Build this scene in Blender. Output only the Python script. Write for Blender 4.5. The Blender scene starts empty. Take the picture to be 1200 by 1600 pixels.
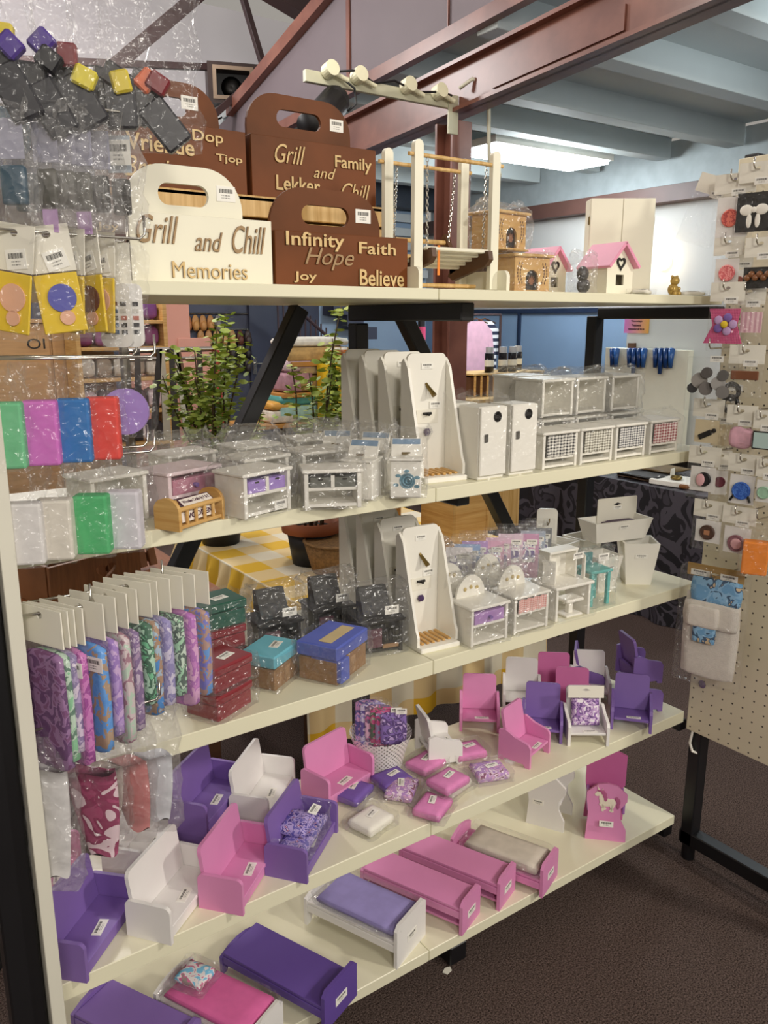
import bpy, bmesh, math, random
from mathutils import Vector, Matrix, noise
random.seed(7)
scn = bpy.context.scene
COL = scn.collection
# ---------------------------------------------------------------- camera, world, lights, exposure
EYE = Vector((0.0, 0.0, 1.64)); FPX = 1275.0
PITCH = math.atan(301 / FPX); AZ = math.radians(54.842)
_h = Vector((math.cos(AZ), math.sin(AZ), 0)); RT = Vector((math.sin(AZ), -math.cos(AZ), 0))
FW = _h * math.cos(PITCH) - Vector((0, 0, math.sin(PITCH))); UP = _h * math.sin(PITCH) + Vector((0, 0, math.cos(PITCH)))
cd = bpy.data.cameras.new('camera'); cam = bpy.data.objects.new('camera', cd); COL.objects.link(cam)
cd.sensor_fit = 'VERTICAL'; cd.sensor_height = 24; cd.lens = FPX / 1600 * 24; cd.clip_start = .02; cd.clip_end = 100
cam.location = EYE; cam.rotation_euler = (math.radians(90) - PITCH, 0, AZ - math.radians(90))
scn.camera = cam
scn.view_settings.view_transform = 'Standard'; scn.view_settings.look = 'None'; scn.view_settings.gamma = 1
scn.view_settings.use_curve_mapping = False
scn.view_settings.exposure = 0.0
scn.cycles.transparent_max_bounces = 24; scn.cycles.max_bounces = 6; scn.cycles.caustics_reflective = False; scn.cycles.caustics_refractive = False
w = bpy.data.worlds.new('World'); scn.world = w; w.use_nodes = True
w.node_tree.nodes['Background'].inputs[0].default_value = (1.0, .93, .84, 1); w.node_tree.nodes['Background'].inputs[1].default_value = .34
def area(name, loc, target, power, size, color, sy=None):
    l = bpy.data.lights.new(name, 'AREA'); l.energy = power; l.size = size; l.color = color
    if sy: l.shape = 'RECTANGLE'; l.size_y = sy
    o = bpy.data.objects.new(name, l); COL.objects.link(o); o.location = loc
    o.rotation_euler = (Vector(target) - Vector(loc)).to_track_quat('-Z', 'Y').to_euler(); return o
def bulb(name, loc, power, r, color):
    l = bpy.data.lights.new(name, 'POINT'); l.energy = power; l.shadow_soft_size = r; l.color = color; o = bpy.data.objects.new(name, l); COL.objects.link(o); o.location = loc; return o
area('aisle_lamp_right', (3.0, -1.7, 3.0), (1.2, 1.5, .8), 56, .22, (1, .93, .82))
area('aisle_lamp_left', (-.7, -1.9, 2.9), (.9, 1.4, 1.0), 40, .5, (1, .93, .83))
area('aisle_lamp_near', (1.2, -2.8, 2.9), (1.1, 1.4, 1.1), 54, .8, (1, .94, .86))
bulb('hall_fill', (1.2, 6.0, 3.7), 190, .25, (1, .96, .94))  # added light without a fitting, brightens the hall roof
bulb('hall_fill', (1.55, 3.05, 3.5), 62, .2, (1, .94, .86))  # added light without a fitting, brightens steel column, gingham table and plants
bulb('hall_fill', (-.9, 2.6, 3.0), 38, .2, (1, .93, .84))  # added light without a fitting, brightens the side table and heart crate
bulb('annex_tube_light', (5.75, 5.75, 2.9), 75, .2, (.88, .97, 1))
bulb('annex_tube_light', (5.0, 2.2, 2.85), 45, .2, (.88, .97, 1))
# ---------------------------------------------------------------- where a line of sight meets a shelf top or a wall plane
SZ = [None, 1.70, 1.292, .90, .493, .14]
def _ray(u, v): return FW + RT * ((u - 600) / FPX) - UP * ((v - 800) / FPX)
def PZ(u, v, z): d = _ray(u, v); p = EYE + d * ((z - EYE.z) / d.z); return (p.x, p.y, p.z)
def PY(u, v, y): d = _ray(u, v); p = EYE + d * (y / d.y); return (p.x, p.y, p.z)
def PX(u, v, x): d = _ray(u, v); p = EYE + d * (x / d.x); return (p.x, p.y, p.z)
def S(n, u, v): return PZ(u, v, SZ[n])
R = math.radians
# ---------------------------------------------------------------- materials
MATS = {}
def lin(c): return tuple((x / 12.92 if x <= .04045 else ((x + .055) / 1.055) ** 2.4) for x in c)
def hx(s): return lin(tuple(int(s[i:i + 2], 16) / 255 for i in (0, 2, 4)))
def mat(name, col, rough=.5, vary=.06, scale=8, bump=0, bscale=200, metal=0, spec=.5, col2=None, stretch=None):
    if name in MATS: return MATS[name]
    m = bpy.data.materials.new(name); m.use_nodes = True; MATS[name] = m
    nt = m.node_tree; N = nt.nodes; L = nt.links; b = N['Principled BSDF']
    c = hx(col); c2 = hx(col2) if col2 else tuple(max(0, x * (1 - vary * 2)) for x in c)
    tc = N.new('ShaderNodeTexCoord'); nz = N.new('ShaderNodeTexNoise'); nz.inputs['Scale'].default_value = scale; nz.inputs['Detail'].default_value = 4
    if stretch:
        mp = N.new('ShaderNodeMapping'); mp.inputs['Scale'].default_value = stretch; L.new(tc.outputs['Object'], mp.inputs[0]); L.new(mp.outputs[0], nz.inputs['Vector'])
    else: L.new(tc.outputs['Object'], nz.inputs['Vector'])
    r = N.new('ShaderNodeValToRGB'); r.color_ramp.elements[0].position = .35; r.color_ramp.elements[1].position = .65
    r.color_ramp.elements[0].color = (*c2, 1); r.color_ramp.elements[1].color = (*c, 1)
    L.new(nz.outputs[0], r.inputs[0]); L.new(r.outputs[0], b.inputs['Base Color'])
    b.inputs['Roughness'].default_value = rough; b.inputs['Metallic'].default_value = metal; b.inputs['Specular IOR Level'].default_value = spec
    if bump:
        n2 = N.new('ShaderNodeTexNoise'); n2.inputs['Scale'].default_value = bscale; L.new(tc.outputs['Object'], n2.inputs['Vector'])
        bp = N.new('ShaderNodeBump'); bp.inputs['Strength'].default_value = bump; bp.inputs['Distance'].default_value = .004
        L.new(n2.outputs[0], bp.inputs['Height']); L.new(bp.outputs[0], b.inputs['Normal'])
    return m
def film(name, haze=.065, tint='ffffff', gloss=.15, rough=.2):
    if name in MATS: return MATS[name]
    m = bpy.data.materials.new(name); m.use_nodes = True; MATS[name] = m
    nt = m.node_tree; N = nt.nodes; L = nt.links; N.remove(N['Principled BSDF'])
    t = N.new('ShaderNodeBsdfTransparent'); g = N.new('ShaderNodeBsdfGlossy'); g.inputs['Roughness'].default_value = rough
    d = N.new('ShaderNodeBsdfDiffuse'); d.inputs[0].default_value = (*hx(tint), 1); tr = N.new('ShaderNodeBsdfTranslucent'); tr.inputs[0].default_value = (*hx(tint), 1)
    md = N.new('ShaderNodeMixShader'); md.inputs[0].default_value = .4; L.new(d.outputs[0], md.inputs[1]); L.new(tr.outputs[0], md.inputs[2])
    m1 = N.new('ShaderNodeMixShader'); m1.inputs[0].default_value = haze; L.new(t.outputs[0], m1.inputs[1]); L.new(md.outputs[0], m1.inputs[2])
    lw = N.new('ShaderNodeLayerWeight'); lw.inputs[0].default_value = .25
    mul = N.new('ShaderNodeMath'); mul.operation = 'MULTIPLY_ADD'; mul.inputs[1].default_value = gloss * .9; mul.inputs[2].default_value = gloss * .45; L.new(lw.outputs['Fresnel'], mul.inputs[0])
    m2 = N.new('ShaderNodeMixShader'); L.new(mul.outputs[0], m2.inputs[0]); L.new(m1.outputs[0], m2.inputs[1]); L.new(g.outputs[0], m2.inputs[2])
    tc = N.new('ShaderNodeTexCoord'); n0 = N.new('ShaderNodeTexNoise'); n0.inputs['Scale'].default_value = 24; L.new(tc.outputs['Object'], n0.inputs['Vector'])
    ad = N.new('ShaderNodeVectorMath'); ad.operation = 'MULTIPLY_ADD'; ad.inputs[1].default_value = (.06, .06, .06); L.new(n0.outputs['Color'], ad.inputs[0]); L.new(tc.outputs['Object'], ad.inputs[2])
    nz = N.new('ShaderNodeTexVoronoi'); nz.inputs['Scale'].default_value = 42; L.new(ad.outputs[0], nz.inputs['Vector'])
    bp = N.new('ShaderNodeBump'); bp.inputs['Strength'].default_value = 1; bp.inputs['Distance'].default_value = .012; L.new(nz.outputs['Distance'], bp.inputs['Height']); L.new(bp.outputs[0], g.inputs['Normal']); L.new(bp.outputs[0], d.inputs['Normal'])
    L.new(m2.outputs[0], N['Material Output'].inputs[0]); return m
def gingham(name, a, b, scale, ax=('X', 'Z'), rough=.8):
    if name in MATS: return MATS[name]
    m = bpy.data.materials.new(name); m.use_nodes = True; MATS[name] = m
    nt = m.node_tree; N = nt.nodes; L = nt.links; p = N['Principled BSDF']; p.inputs['Roughness'].default_value = rough
    tc = N.new('ShaderNodeTexCoord'); sx = N.new('ShaderNodeSeparateXYZ'); L.new(tc.outputs['Object'], sx.inputs[0]); o = []
    for k in ax:
        f = N.new('ShaderNodeMath'); f.operation = 'MULTIPLY'; f.inputs[1].default_value = scale; L.new(sx.outputs[k], f.inputs[0])
        g = N.new('ShaderNodeMath'); g.operation = 'FRACT'; L.new(f.outputs[0], g.inputs[0])
        h = N.new('ShaderNodeMath'); h.operation = 'GREATER_THAN'; h.inputs[1].default_value = .5; L.new(g.outputs[0], h.inputs[0]); o.append(h)
    s = N.new('ShaderNodeMath'); s.operation = 'ADD'; L.new(o[0].outputs[0], s.inputs[0]); L.new(o[1].outputs[0], s.inputs[1])
    s2 = N.new('ShaderNodeMath'); s2.operation = 'MULTIPLY'; s2.inputs[1].default_value = .5; L.new(s.outputs[0], s2.inputs[0])
    mx = N.new('ShaderNodeMix'); mx.data_type = 'RGBA'; mx.inputs['A'].default_value = (*hx(a), 1); mx.inputs['B'].default_value = (*hx(b), 1)
    L.new(s2.outputs[0], mx.inputs['Factor']); L.new(mx.outputs['Result'], p.inputs['Base Color']); return m
def printed(name, cols, scale=60, rough=.75):
    if name in MATS: return MATS[name]
    m = bpy.data.materials.new(name); m.use_nodes = True; MATS[name] = m
    nt = m.node_tree; N = nt.nodes; L = nt.links; p = N['Principled BSDF']; p.inputs['Roughness'].default_value = rough
    tc = N.new('ShaderNodeTexCoord'); v = N.new('ShaderNodeTexNoise'); v.inputs['Scale'].default_value = scale; v.inputs['Detail'].default_value = 1.5; v.inputs['Distortion'].default_value = 1.2
    L.new(tc.outputs['Object'], v.inputs['Vector']); r = N.new('ShaderNodeValToRGB'); r.color_ramp.interpolation = 'CONSTANT'
    e = r.color_ramp.elements; n = len(cols); pos = [0, .42, .54, .62, .68][:n]
    e[0].color = (*hx(cols[0]), 1); e[0].position = 0; e[1].color = (*hx(cols[1]), 1); e[1].position = pos[1]
    for i in range(2, n): q = e.new(pos[i]); q.color = (*hx(cols[i]), 1)
    L.new(v.outputs[0], r.inputs[0]); L.new(r.outputs[0], p.inputs['Base Color']); return m
def lamp(name, col, st):
    if name in MATS: return MATS[name]
    m = bpy.data.materials.new(name); m.use_nodes = True; MATS[name] = m; p = m.node_tree.nodes['Principled BSDF']
    p.inputs['Emission Color'].default_value = (*hx(col), 1); p.inputs['Emission Strength'].default_value = st; return m
def label_mat():
    if 'paper_label' in MATS: return MATS['paper_label']
    m = bpy.data.materials.new('paper_label'); m.use_nodes = True; MATS['paper_label'] = m
    nt = m.node_tree; N = nt.nodes; L = nt.links; p = N['Principled BSDF']; p.inputs['Roughness'].default_value = .6
    tc = N.new('ShaderNodeTexCoord'); sx = N.new('ShaderNodeSeparateXYZ'); L.new(tc.outputs['Generated'], sx.inputs[0])
    def rng(o, a, b):
        c = N.new('ShaderNodeMath'); c.operation = 'COMPARE'; c.inputs[1].default_value = (a + b) / 2; c.inputs[2].default_value = (b - a) / 2; L.new(o, c.inputs[0]); return c.outputs[0]
    def mul(a, b): c = N.new('ShaderNodeMath'); c.operation = 'MULTIPLY'; L.new(a, c.inputs[0]); L.new(b, c.inputs[1]); return c.outputs[0]
    def add(a, b): c = N.new('ShaderNodeMath'); c.operation = 'MAXIMUM'; L.new(a, c.inputs[0]); L.new(b, c.inputs[1]); return c.outputs[0]
    def bars(sc, th):
        n = N.new('ShaderNodeTexNoise'); n.noise_dimensions = '1D'; n.inputs['Scale'].default_value = sc; n.inputs['Detail'].default_value = 0; L.new(sx.outputs['X'], n.inputs['W'])
        g = N.new('ShaderNodeMath'); g.operation = 'GREATER_THAN'; g.inputs[1].default_value = th; L.new(n.outputs[0], g.inputs[0]); return g.outputs[0]
    X = rng(sx.outputs['X'], .14, .86); a = mul(mul(rng(sx.outputs['Y'], .55, .82), X), bars(60, .42))
    b = mul(mul(add(rng(sx.outputs['Y'], .36, .43), rng(sx.outputs['Y'], .2, .27)), rng(sx.outputs['X'], .25, .7)), bars(40, .5))
    mx = N.new('ShaderNodeMix'); mx.data_type = 'RGBA'; mx.inputs['A'].default_value = (*hx('F4F2EA'), 1); mx.inputs['B'].default_value = (*hx('4A4844'), 1)
    L.new(add(a, b), mx.inputs['Factor']); L.new(mx.outputs['Result'], p.inputs['Base Color']); return m
CREAM = mat('cream_paint', 'EFEBD6', .45, .02); WHITE = mat('white_paint', 'F3F0E6', .42, .02); SHELF = mat('shelf_laminate', 'EAE6CA', .35, .02, 3)
PINK = mat('pink_paint', 'E291C2', .5, .03); PURPLE = mat('purple_paint', '8467B0', .5, .04); PINK2 = mat('rose_pink_paint', 'D873AE', .5, .04)
MDF = mat('brown_stain', '74401D', .5, .10, 5, spec=.2, col2='58300F'); MDFD = mat('dark_brown_stain', '4E2E26', .5, .1, 5)
PLY = mat('pale_laser_wood', 'DDBE85', .6, .06, 30); BURN = mat('burnt_edge', '6B4A30', .8, .1); SCRW = mat('script_wood', 'A98A62', .6, .08, 30)
PINE = mat('pine_wood', 'D9B271', .5, .1, 6, col2='C2924F', stretch=(1, 1, 14)); PINEH = mat('pine_board', 'DDB97C', .5, .1, 6, col2='C39A58', stretch=(14, 1, 1))
BLACK = mat('black_steel', '17171A', .4, .1); CHROME = mat('chrome_wire', 'C9C5BC', .22, .02, metal=1); DARKW = mat('walnut_wood', '5A3A22', .5, .12, 10, stretch=(1, 1, 12))
LABEL = label_mat(); PAPER = mat('header_card', 'ECE8DA', .7, .02); BAG = film('clear_bag'); HAZE = film('hazy_bag', .13, 'F4F2F0', .12); BAGT = film('thin_bag', .025, gloss=.065)
GREYF = mat('grey_fabric', '75767A', .8, .1, 60); BRASS = mat('aged_brass', '8A7440', .35, .1, metal=.8); DKM = mat('dark_metal', '2A2826', .4, .1, metal=.5)
# ---------------------------------------------------------------- geometry
class G:
    def __init__(s): s.b = bmesh.new()
    def _x(s, vs, M):
        if M is not None: bmesh.ops.transform(s.b, matrix=M, verts=vs)
    def box(s, c, d, bev=.0015, M=None, seg=1):
        r = bmesh.ops.create_cube(s.b, size=1); vs = r['verts']
        for v in vs: v.co = Vector((c[0] + v.co.x * d[0], c[1] + v.co.y * d[1], c[2] + v.co.z * d[2]))
        bev = min(bev, min(d) * .3)
        if bev > 0:
            es = list({e for v in vs for e in v.link_edges}); k = bmesh.ops.bevel(s.b, geom=es, offset=bev, segments=seg, affect='EDGES', profile=.5)
            vs = list({v for f in k['faces'] for v in f.verts} | {v for v in vs if v.is_valid})
        s._x(vs, M); return s
    def cyl(s, p, q, r0, r1=None, n=16):
        p, q = Vector(p), Vector(q); d = q - p; r1 = r0 if r1 is None else r1
        k = bmesh.ops.create_cone(s.b, cap_ends=True, segments=n, radius1=r0, radius2=r1, depth=d.length)
        s._x(k['verts'], Matrix.Translation((p + q) / 2) @ d.to_track_quat('Z', 'Y').to_matrix().to_4x4()); return s
    def ball(s, c, r, sc=(1, 1, 1), n=14, M=None):
        k = bmesh.ops.create_uvsphere(s.b, u_segments=n, v_segments=max(6, n // 2), radius=r)
        for v in k['verts']: v.co = Vector((c[0] + v.co.x * sc[0], c[1] + v.co.y * sc[1], c[2] + v.co.z * sc[2]))
        s._x(k['verts'], M); return s
    def plate(s, outer, holes=(), axis='y', t0=0, t1=.01, M=None):
        mp = {'y': lambda a, b: Vector((a, t0, b)), 'x': lambda a, b: Vector((t0, a, b)), 'z': lambda a, b: Vector((a, b, t0))}[axis]
        ev = {'y': Vector((0, t1 - t0, 0)), 'x': Vector((t1 - t0, 0, 0)), 'z': Vector((0, 0, t1 - t0))}[axis]
        es = []; av = []
        for lp in [outer] + list(holes):
            vs = [s.b.verts.new(mp(*p)) for p in lp]; av += vs
            for i in range(len(vs)): es.append(s.b.edges.new((vs[i], vs[(i + 1) % len(vs)])))
        if holes: fs = [f for f in bmesh.ops.triangle_fill(s.b, use_beauty=True, edges=es)['geom'] if isinstance(f, bmesh.types.BMFace)]
        else: fs = [s.b.faces.new(av)]
        k = bmesh.ops.extrude_face_region(s.b, geom=fs); nv = [v for v in k['geom'] if isinstance(v, bmesh.types.BMVert)]
        bmesh.ops.translate(s.b, verts=nv, vec=ev); s._x(av + nv, M)
        bmesh.ops.recalc_face_normals(s.b, faces=s.b.faces[:]); return s
    def tube(s, pts, r, n=8):
        pts = [Vector(p) for p in pts]; rings = []
        for i, p in enumerate(pts):
            d = (pts[min(i + 1, len(pts) - 1)] - pts[max(i - 1, 0)]).normalized(); q = d.to_track_quat('Z', 'Y')
            rr = r[i] if isinstance(r, (list, tuple)) else r
            rings.append([s.b.verts.new(p + q @ Vector((math.cos(a) * rr, math.sin(a) * rr, 0))) for a in [2 * math.pi * k / n for k in range(n)]])
        for i in range(len(rings) - 1):
            A = rings[i]; B = rings[i + 1]; best = min(range(n), key=lambda o: sum((A[k].co - B[(k + o) % n].co).length_squared for k in range(n)))
            for k in range(n): s.b.faces.new((A[k], A[(k + 1) % n], B[(k + 1 + best) % n], B[(k + best) % n]))
        s.b.faces.new(rings[0][::-1]); s.b.faces.new(rings[-1]); return s
    def lathe(s, prof, c=(0, 0, 0), n=24, M=None):
        rs = []
        for r, z in prof: rs.append([s.b.verts.new((c[0] + r * math.cos(2 * math.pi * k / n), c[1] + r * math.sin(2 * math.pi * k / n), c[2] + z)) for k in range(n)])
        for A, B in zip(rs, rs[1:]):
            for k in range(n): s.b.faces.new((A[k], A[(k + 1) % n], B[(k + 1) % n], B[k]))
        if prof[0][0] > 0: s.b.faces.new(rs[0][::-1])
        if prof[-1][0] > 0: s.b.faces.new(rs[-1])
        s._x([v for r in rs for v in r], M); return s
    def sheet(s, fn, nu, nv):
        g = [[s.b.verts.new(fn(i / nu, j / nv)) for j in range(nv + 1)] for i in range(nu + 1)]
        for i in range(nu):
            for j in range(nv): s.b.faces.new((g[i][j], g[i + 1][j], g[i + 1][j + 1], g[i][j + 1]))
        return s
    def build(s, name, m, parent=None, smooth=False, **kw):
        me = bpy.data.meshes.new(name); s.b.normal_update(); s.b.to_mesh(me); s.b.free(); me.materials.append(m)
        if smooth: me.polygons.foreach_set('use_smooth', [True] * len(me.polygons))
        o = bpy.data.objects.new(name, me); COL.objects.link(o); o.parent = parent
        for k, v in kw.items(): o[k] = v
        return o
def tag(o, label, cat, group=None, kind=None):
    if label: o['label'] = label
    if cat: o['category'] = cat
    if group: o['group'] = group
    if kind: o['kind'] = kind
    return o
def thing(name, label, cat, loc=(0, 0, 0), rz=0, group=None):
    o = bpy.data.objects.new(name, None); COL.objects.link(o); o.empty_display_size = .03; o.location = loc; o.rotation_euler = (0, 0, R(rz)); return tag(o, label, cat, group)
def struct(name, g, m, label=None, smooth=False):
    o = g.build(name, m, None, smooth); o['kind'] = 'structure'; return o
CACHE = {}
def put(key, fn, name, label, cat, loc, rz=0, group=None):
    """first call builds the thing with its parts, later calls copy the thing and each of its parts"""
    if key not in CACHE:
        r = thing(name, label, cat, loc, rz, group); fn(r); CACHE[key] = r; return r
    src = CACHE[key]; r = src.copy(); COL.objects.link(r); r.location = loc; r.rotation_euler = (0, 0, R(rz))
    if 'group' in r: del r['group']
    tag(r, label, cat, group)
    for ch in list(src.children):
        c = ch.copy(); COL.objects.link(c); c.parent = r
        for g in list(ch.children): d = g.copy(); COL.objects.link(d); d.parent = c
    return r
def rrect(x0, x1, z0, z1, rt=.01, rb=.0, n=5):
    pts = []
    for cx, cz, a0, r in ((x1, z0, -90, rb), (x1, z1, 0, rt), (x0, z1, 90, rt), (x0, z0, 180, rb)):
        sx = -1 if cx == x1 else 1; sz = 1 if cz == z0 else -1
        if r <= 0: pts.append((cx, cz)); continue
        for k in range(n + 1):
            a = R(a0 + 90 * k / n); pts.append((cx + sx * r + r * math.cos(a), cz + sz * r + r * math.sin(a)))
    return pts
def label(parent, loc, w=.03, h=.015, rx=90, rz=0, ry=0):
    o = G().box((0, 0, 0), (w, h, .0008), 0).build('price_label', LABEL, parent); o.location = loc; o.rotation_euler = (R(rx), R(ry), R(rz)); return o
def word(parent, txt, w, h, loc, m, rot=(90, 0, 0), style='', depth=.003, edge=None, name='lettering'):
    cu = bpy.data.curves.new('t', 'FONT'); cu.body = txt; cu.extrude = .03; cu.resolution_u = 4
    if 's' in style: cu.shear = .35
    if 'b' in style: cu.offset = .015
    t = bpy.data.objects.new('t', cu); COL.objects.link(t); bpy.context.view_layer.update()
    me = bpy.data.meshes.new_from_object(t.evaluated_get(bpy.context.evaluated_depsgraph_get())); bpy.data.objects.remove(t); bpy.data.curves.remove(cu)
    xs = [v.co.x for v in me.vertices]; ys = [v.co.y for v in me.vertices]; kx = w / (max(xs) - min(xs)); ky = h / (max(ys) - min(ys)); cx = (max(xs) + min(xs)) / 2; cy = (max(ys) + min(ys)) / 2
    for v in me.vertices: v.co = Vector(((v.co.x - cx) * kx, (v.co.y - cy) * ky, (v.co.z + .03) / .06 * depth))
    me.materials.clear(); me.materials.append(m)
    if edge:
        me.materials.append(edge)
        for p in me.polygons: p.material_index = 0 if abs(p.normal.z) > .7 else 1
    me.name = name; o = bpy.data.objects.new(name, me); COL.objects.link(o); o.parent = parent; o.location = loc; o.rotation_euler = tuple(R(a) for a in rot); return o
def bag(parent, w, d, h, top=.03, seed=0, m=None, z0=.001, pad=.004, cr=.005, c=(0, 0), name='plastic_bag', lean=0):
    cr *= 1.5
    """crumpled clear bag standing round a w x d x h item, its mouth pinched into a flap of height top"""
    g = G(); n = 36; rings = []; rows = [0, .001] + [h * k / 9 for k in range(1, 10)] + [h + top * k / 5 for k in range(1, 6)]
    for j, z in enumerate(rows):
        t = max(0, (z - h) / top) if top > 0 else 0
        hw = (w / 2 + pad) * (1 - .05 * t); hd = (d / 2 + pad) * max(0, 1 - t) ** .8 + .0015
        if j == 0: hw *= .9; hd *= .9
        ring = []
        for k in range(n):
            a = 2 * math.pi * k / n; ca, sa = math.cos(a), math.sin(a); e = .22
            x = hw * math.copysign(abs(ca) ** e, ca); y = hd * math.copysign(abs(sa) ** e, sa)
            q = Vector((x * 34 + seed * 7.1, y * 34, z * 26)); nn = noise.noise(q) + .8 * noise.noise(q * 2.9)
            f = 0 if j < 1 else cr * (1 + 1.2 * t); s2 = cr * 2.2 * t * noise.noise(Vector((k * .55, seed, j)))
            ln = math.hypot(x, y) + 1e-6; f = f * (nn + .35)
            ring.append(g.b.verts.new((c[0] + x + x / ln * f, c[1] + y + y / ln * f + s2 + lean * t, z0 + z + (cr * 2.4 * t * noise.noise(Vector((k * .45, seed * 3, 9))) if j > 10 else 0))))
        rings.append(ring)
    for A, B in zip(rings, rings[1:]):
        for k in range(n): g.b.faces.new((A[k], A[(k + 1) % n], B[(k + 1) % n], B[k]))
    g.b.faces.new(rings[0][::-1])
    return g.build(name, m or BAG, parent)
def pillow(g, c, d, sq=.35, n=16, seed=0, wob=0):
    """soft cushion-like block"""
    old = set(g.b.verts); k = bmesh.ops.create_cube(g.b, size=2); es = list({e for v in k['verts'] for e in v.link_edges})
    bmesh.ops.subdivide_edges(g.b, edges=es, cuts=6, use_grid_fill=True); al = [v for v in g.b.verts if v not in old]
    for v in al:
        p = v.co.copy(); m2 = max(abs(p.x), abs(p.y)); s = 1 - sq * (m2 ** 3)
        e = 1 - .06 * abs(p.z)
        nn = wob * noise.noise(p * 2.3 + Vector((seed, seed * 2, 0)))
        v.co = Vector((c[0] + p.x * d[0] / 2 * e, c[1] + p.y * d[1] / 2 * e, c[2] + (p.z * d[2] / 2) * s + nn))
    return g
# ---------------------------------------------------------------- the setting
carpet = mat('carpet', '70605A', .95, .1, 230, bump=1, bscale=330, col2='302622', spec=.1)
struct('floor', G().box((2.5, 3, -.05), (12, 14, .1), 0), carpet)
BLUE = mat('blue_wall_paint', '7E97B4', .6, .03, 2); NAVY = mat('navy_wall_paint', '4B4D5E', .6, .05, 3); OFFW = mat('off_white_plaster', 'BDBAB6', .7, .02, 2)
struct('wall_back', G().box((1.1, 9.1, 1.6), (8.2, .2, 3.2), 0), NAVY)
struct('wall_back_gable', G().box((1.1, 9.1, 4.05), (8.2, .2, 1.7), 0), mat('roof_sheet', 'E2DEE2', .7, .02, 1))
struct('trim_1', G().box((6.05, 9.04, 1.9), (1.9, .16, 3.8), 0), mat('pale_blue_paint', '9FB4CC', .6, .03, 2))
struct('wall_right', G().box((7.1, 2.5, .86), (.2, 13, 1.72), 0), BLUE)
struct('wall_right_upper', G().box((7.1, 2.5, 2.23), (.2, 13, .98), 0), OFFW)
struct('wall_right_frieze', G().box((7.15, 2.5, 3.0), (.1, 13, .6), 0), mat('frieze_pale', 'B4BCBE', .6))
struct('wall_beam', G().box((6.93, 2.5, 2.79), (.14, 13, .15), .003), mat('umber_beam', '5E4038', .5, .1, 4))
struct('trim_2', G().box((6.99, 2.5, 1.735), (.04, 13, .05), 0), mat('dark_trim', '1C2A44', .5))
g = G()
for y in (3.9, 5.25, 7.15): g.box((6.985, y, .86), (.03, .035, 1.7), 0)
struct('trim_3', g, MATS['dark_trim'])
struct('wall_left', G().box((-3.1, 3, 2), (.2, 12, 4), 0), OFFW)
struct('ceiling', G().box((5.1, 2.5, 3.36), (3.8, 13, .12), 0), mat('annex_ceiling_paint', 'BFC6C6', .7, .03, 2))
jm = mat('annex_beam_paint', 'B9C0C0', .7, .03, 2)
for i, y in enumerate((1.9, 2.75, 3.6, 4.55, 5.3, 6.15, 7.0, 7.85)): struct('ceiling_beam', G().box((5.1, y, 3.22), (3.8, .16, .2), .004), jm)
struct('ceiling_hall', G().box((.1, 2.5, 4.86), (6.4, 13, .12), 0), mat('roof_sheet', 'E2DEE2', .7, .02, 1))
g = G()
for x in (-.7, 1.2, 2.35): g.box((x, 4.5, 4.79), (.015, 9, .02), 0)
struct('trim_4', g, mat('seam_grey', '9A9698', .7))
IRON = mat('red_oxide_steel', '7F5244', .36, .16, 4, col2='643C31'); DKI = mat('dark_oxide_steel', '3E2A2A', .5, .1, 4)
# sloping steel girder carried by a steel column, grey cladding above it
def slope(z0, k, y): return z0 - k * y
g = G(); g.plate([(1.2, 2.93), (8.9, 2.40), (8.9, 2.64), (1.2, 3.17)], (), 'x', 3.17, 3.19)
g.plate([(1.2, 2.93), (8.9, 2.40), (8.9, 2.42), (1.2, 2.95)], (), 'x', 3.12, 3.27); g.plate([(1.2, 3.17), (8.9, 2.64), (8.9, 2.66), (1.2, 3.19)], (), 'x', 3.12, 3.27)
g.plate([(2.65, 2.88), (3.5, 2.82), (3.5, 2.93), (2.65, 2.985)], (), 'x', 3.158, 3.17)
g.build('steel_girder', IRON, None, kind='structure')
g = G(); g.plate([(1.2, 3.30), (8.9, 2.80), (8.9, 2.86), (1.2, 3.38)], (), 'x', 3.14, 3.2); g.build('trim_5', IRON, None, kind='structure')
g = G(); g.plate([(1.2, 3.38), (8.9, 2.86), (8.9, 2.9), (6.6, 3.32), (1.2, 4.8)], (), 'x', 3.19, 3.23); g.build('wall_clad', mat('grey_cladding', '6C6165', .6, .05, 2), None, kind='structure')
g = G(); g.plate([(1.2, 4.72), (6.7, 3.27), (6.7, 3.36), (1.2, 4.82)], (), 'x', 3.13, 3.19)
for y, a, b in ((4.92, 3.1, 3.74), (3.9, 3.18, 4.0)): g.box((3.182, y, (a + b) / 2), (.012, .035 if y > 4 else .008, b - a), 0)
g.build('trim_6', IRON, None, kind='structure')
g = G(); g.box((3.2, 3.93, 1.36), (.14, .02, 2.72), .002).box((3.2, 3.79, 1.36), (.14, .02, 2.72), .002).box((3.2, 3.86, 1.36), (.02, .14, 2.72), 0)
g.build('steel_column', IRON, None, kind='structure')
for y, z0, z1, w_ in ((7.0, PY(381, 0, 7.0), PY(413, 108, 7.0), .05), (7.0, PY(200, 100, 7.0), PY(425, 109, 7.0), .05), (6.4, PY(265, 30, 6.4), PY(330, -25, 6.4), .1), (6.0, PY(440, -10, 6.0), PY(530, 45, 6.0), .16), (6.6, PY(430, 95, 6.6), PY(560, -20, 6.6), .05)):
    p, q = Vector(z0), Vector(z1); d = (q - p).normalized(); p = p - d * (1.2 if p.z > 4.6 or w_ > .09 else 3); q = q + d * (1.0 if w_ > .09 else .1); d = q - p; struct('roof_truss', G().box((0, 0, 0), (w_, w_, d.length), .002, Matrix.Translation((p + q) / 2) @ d.to_track_quat('Z', 'Y').to_matrix().to_4x4()), DKI)
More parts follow.
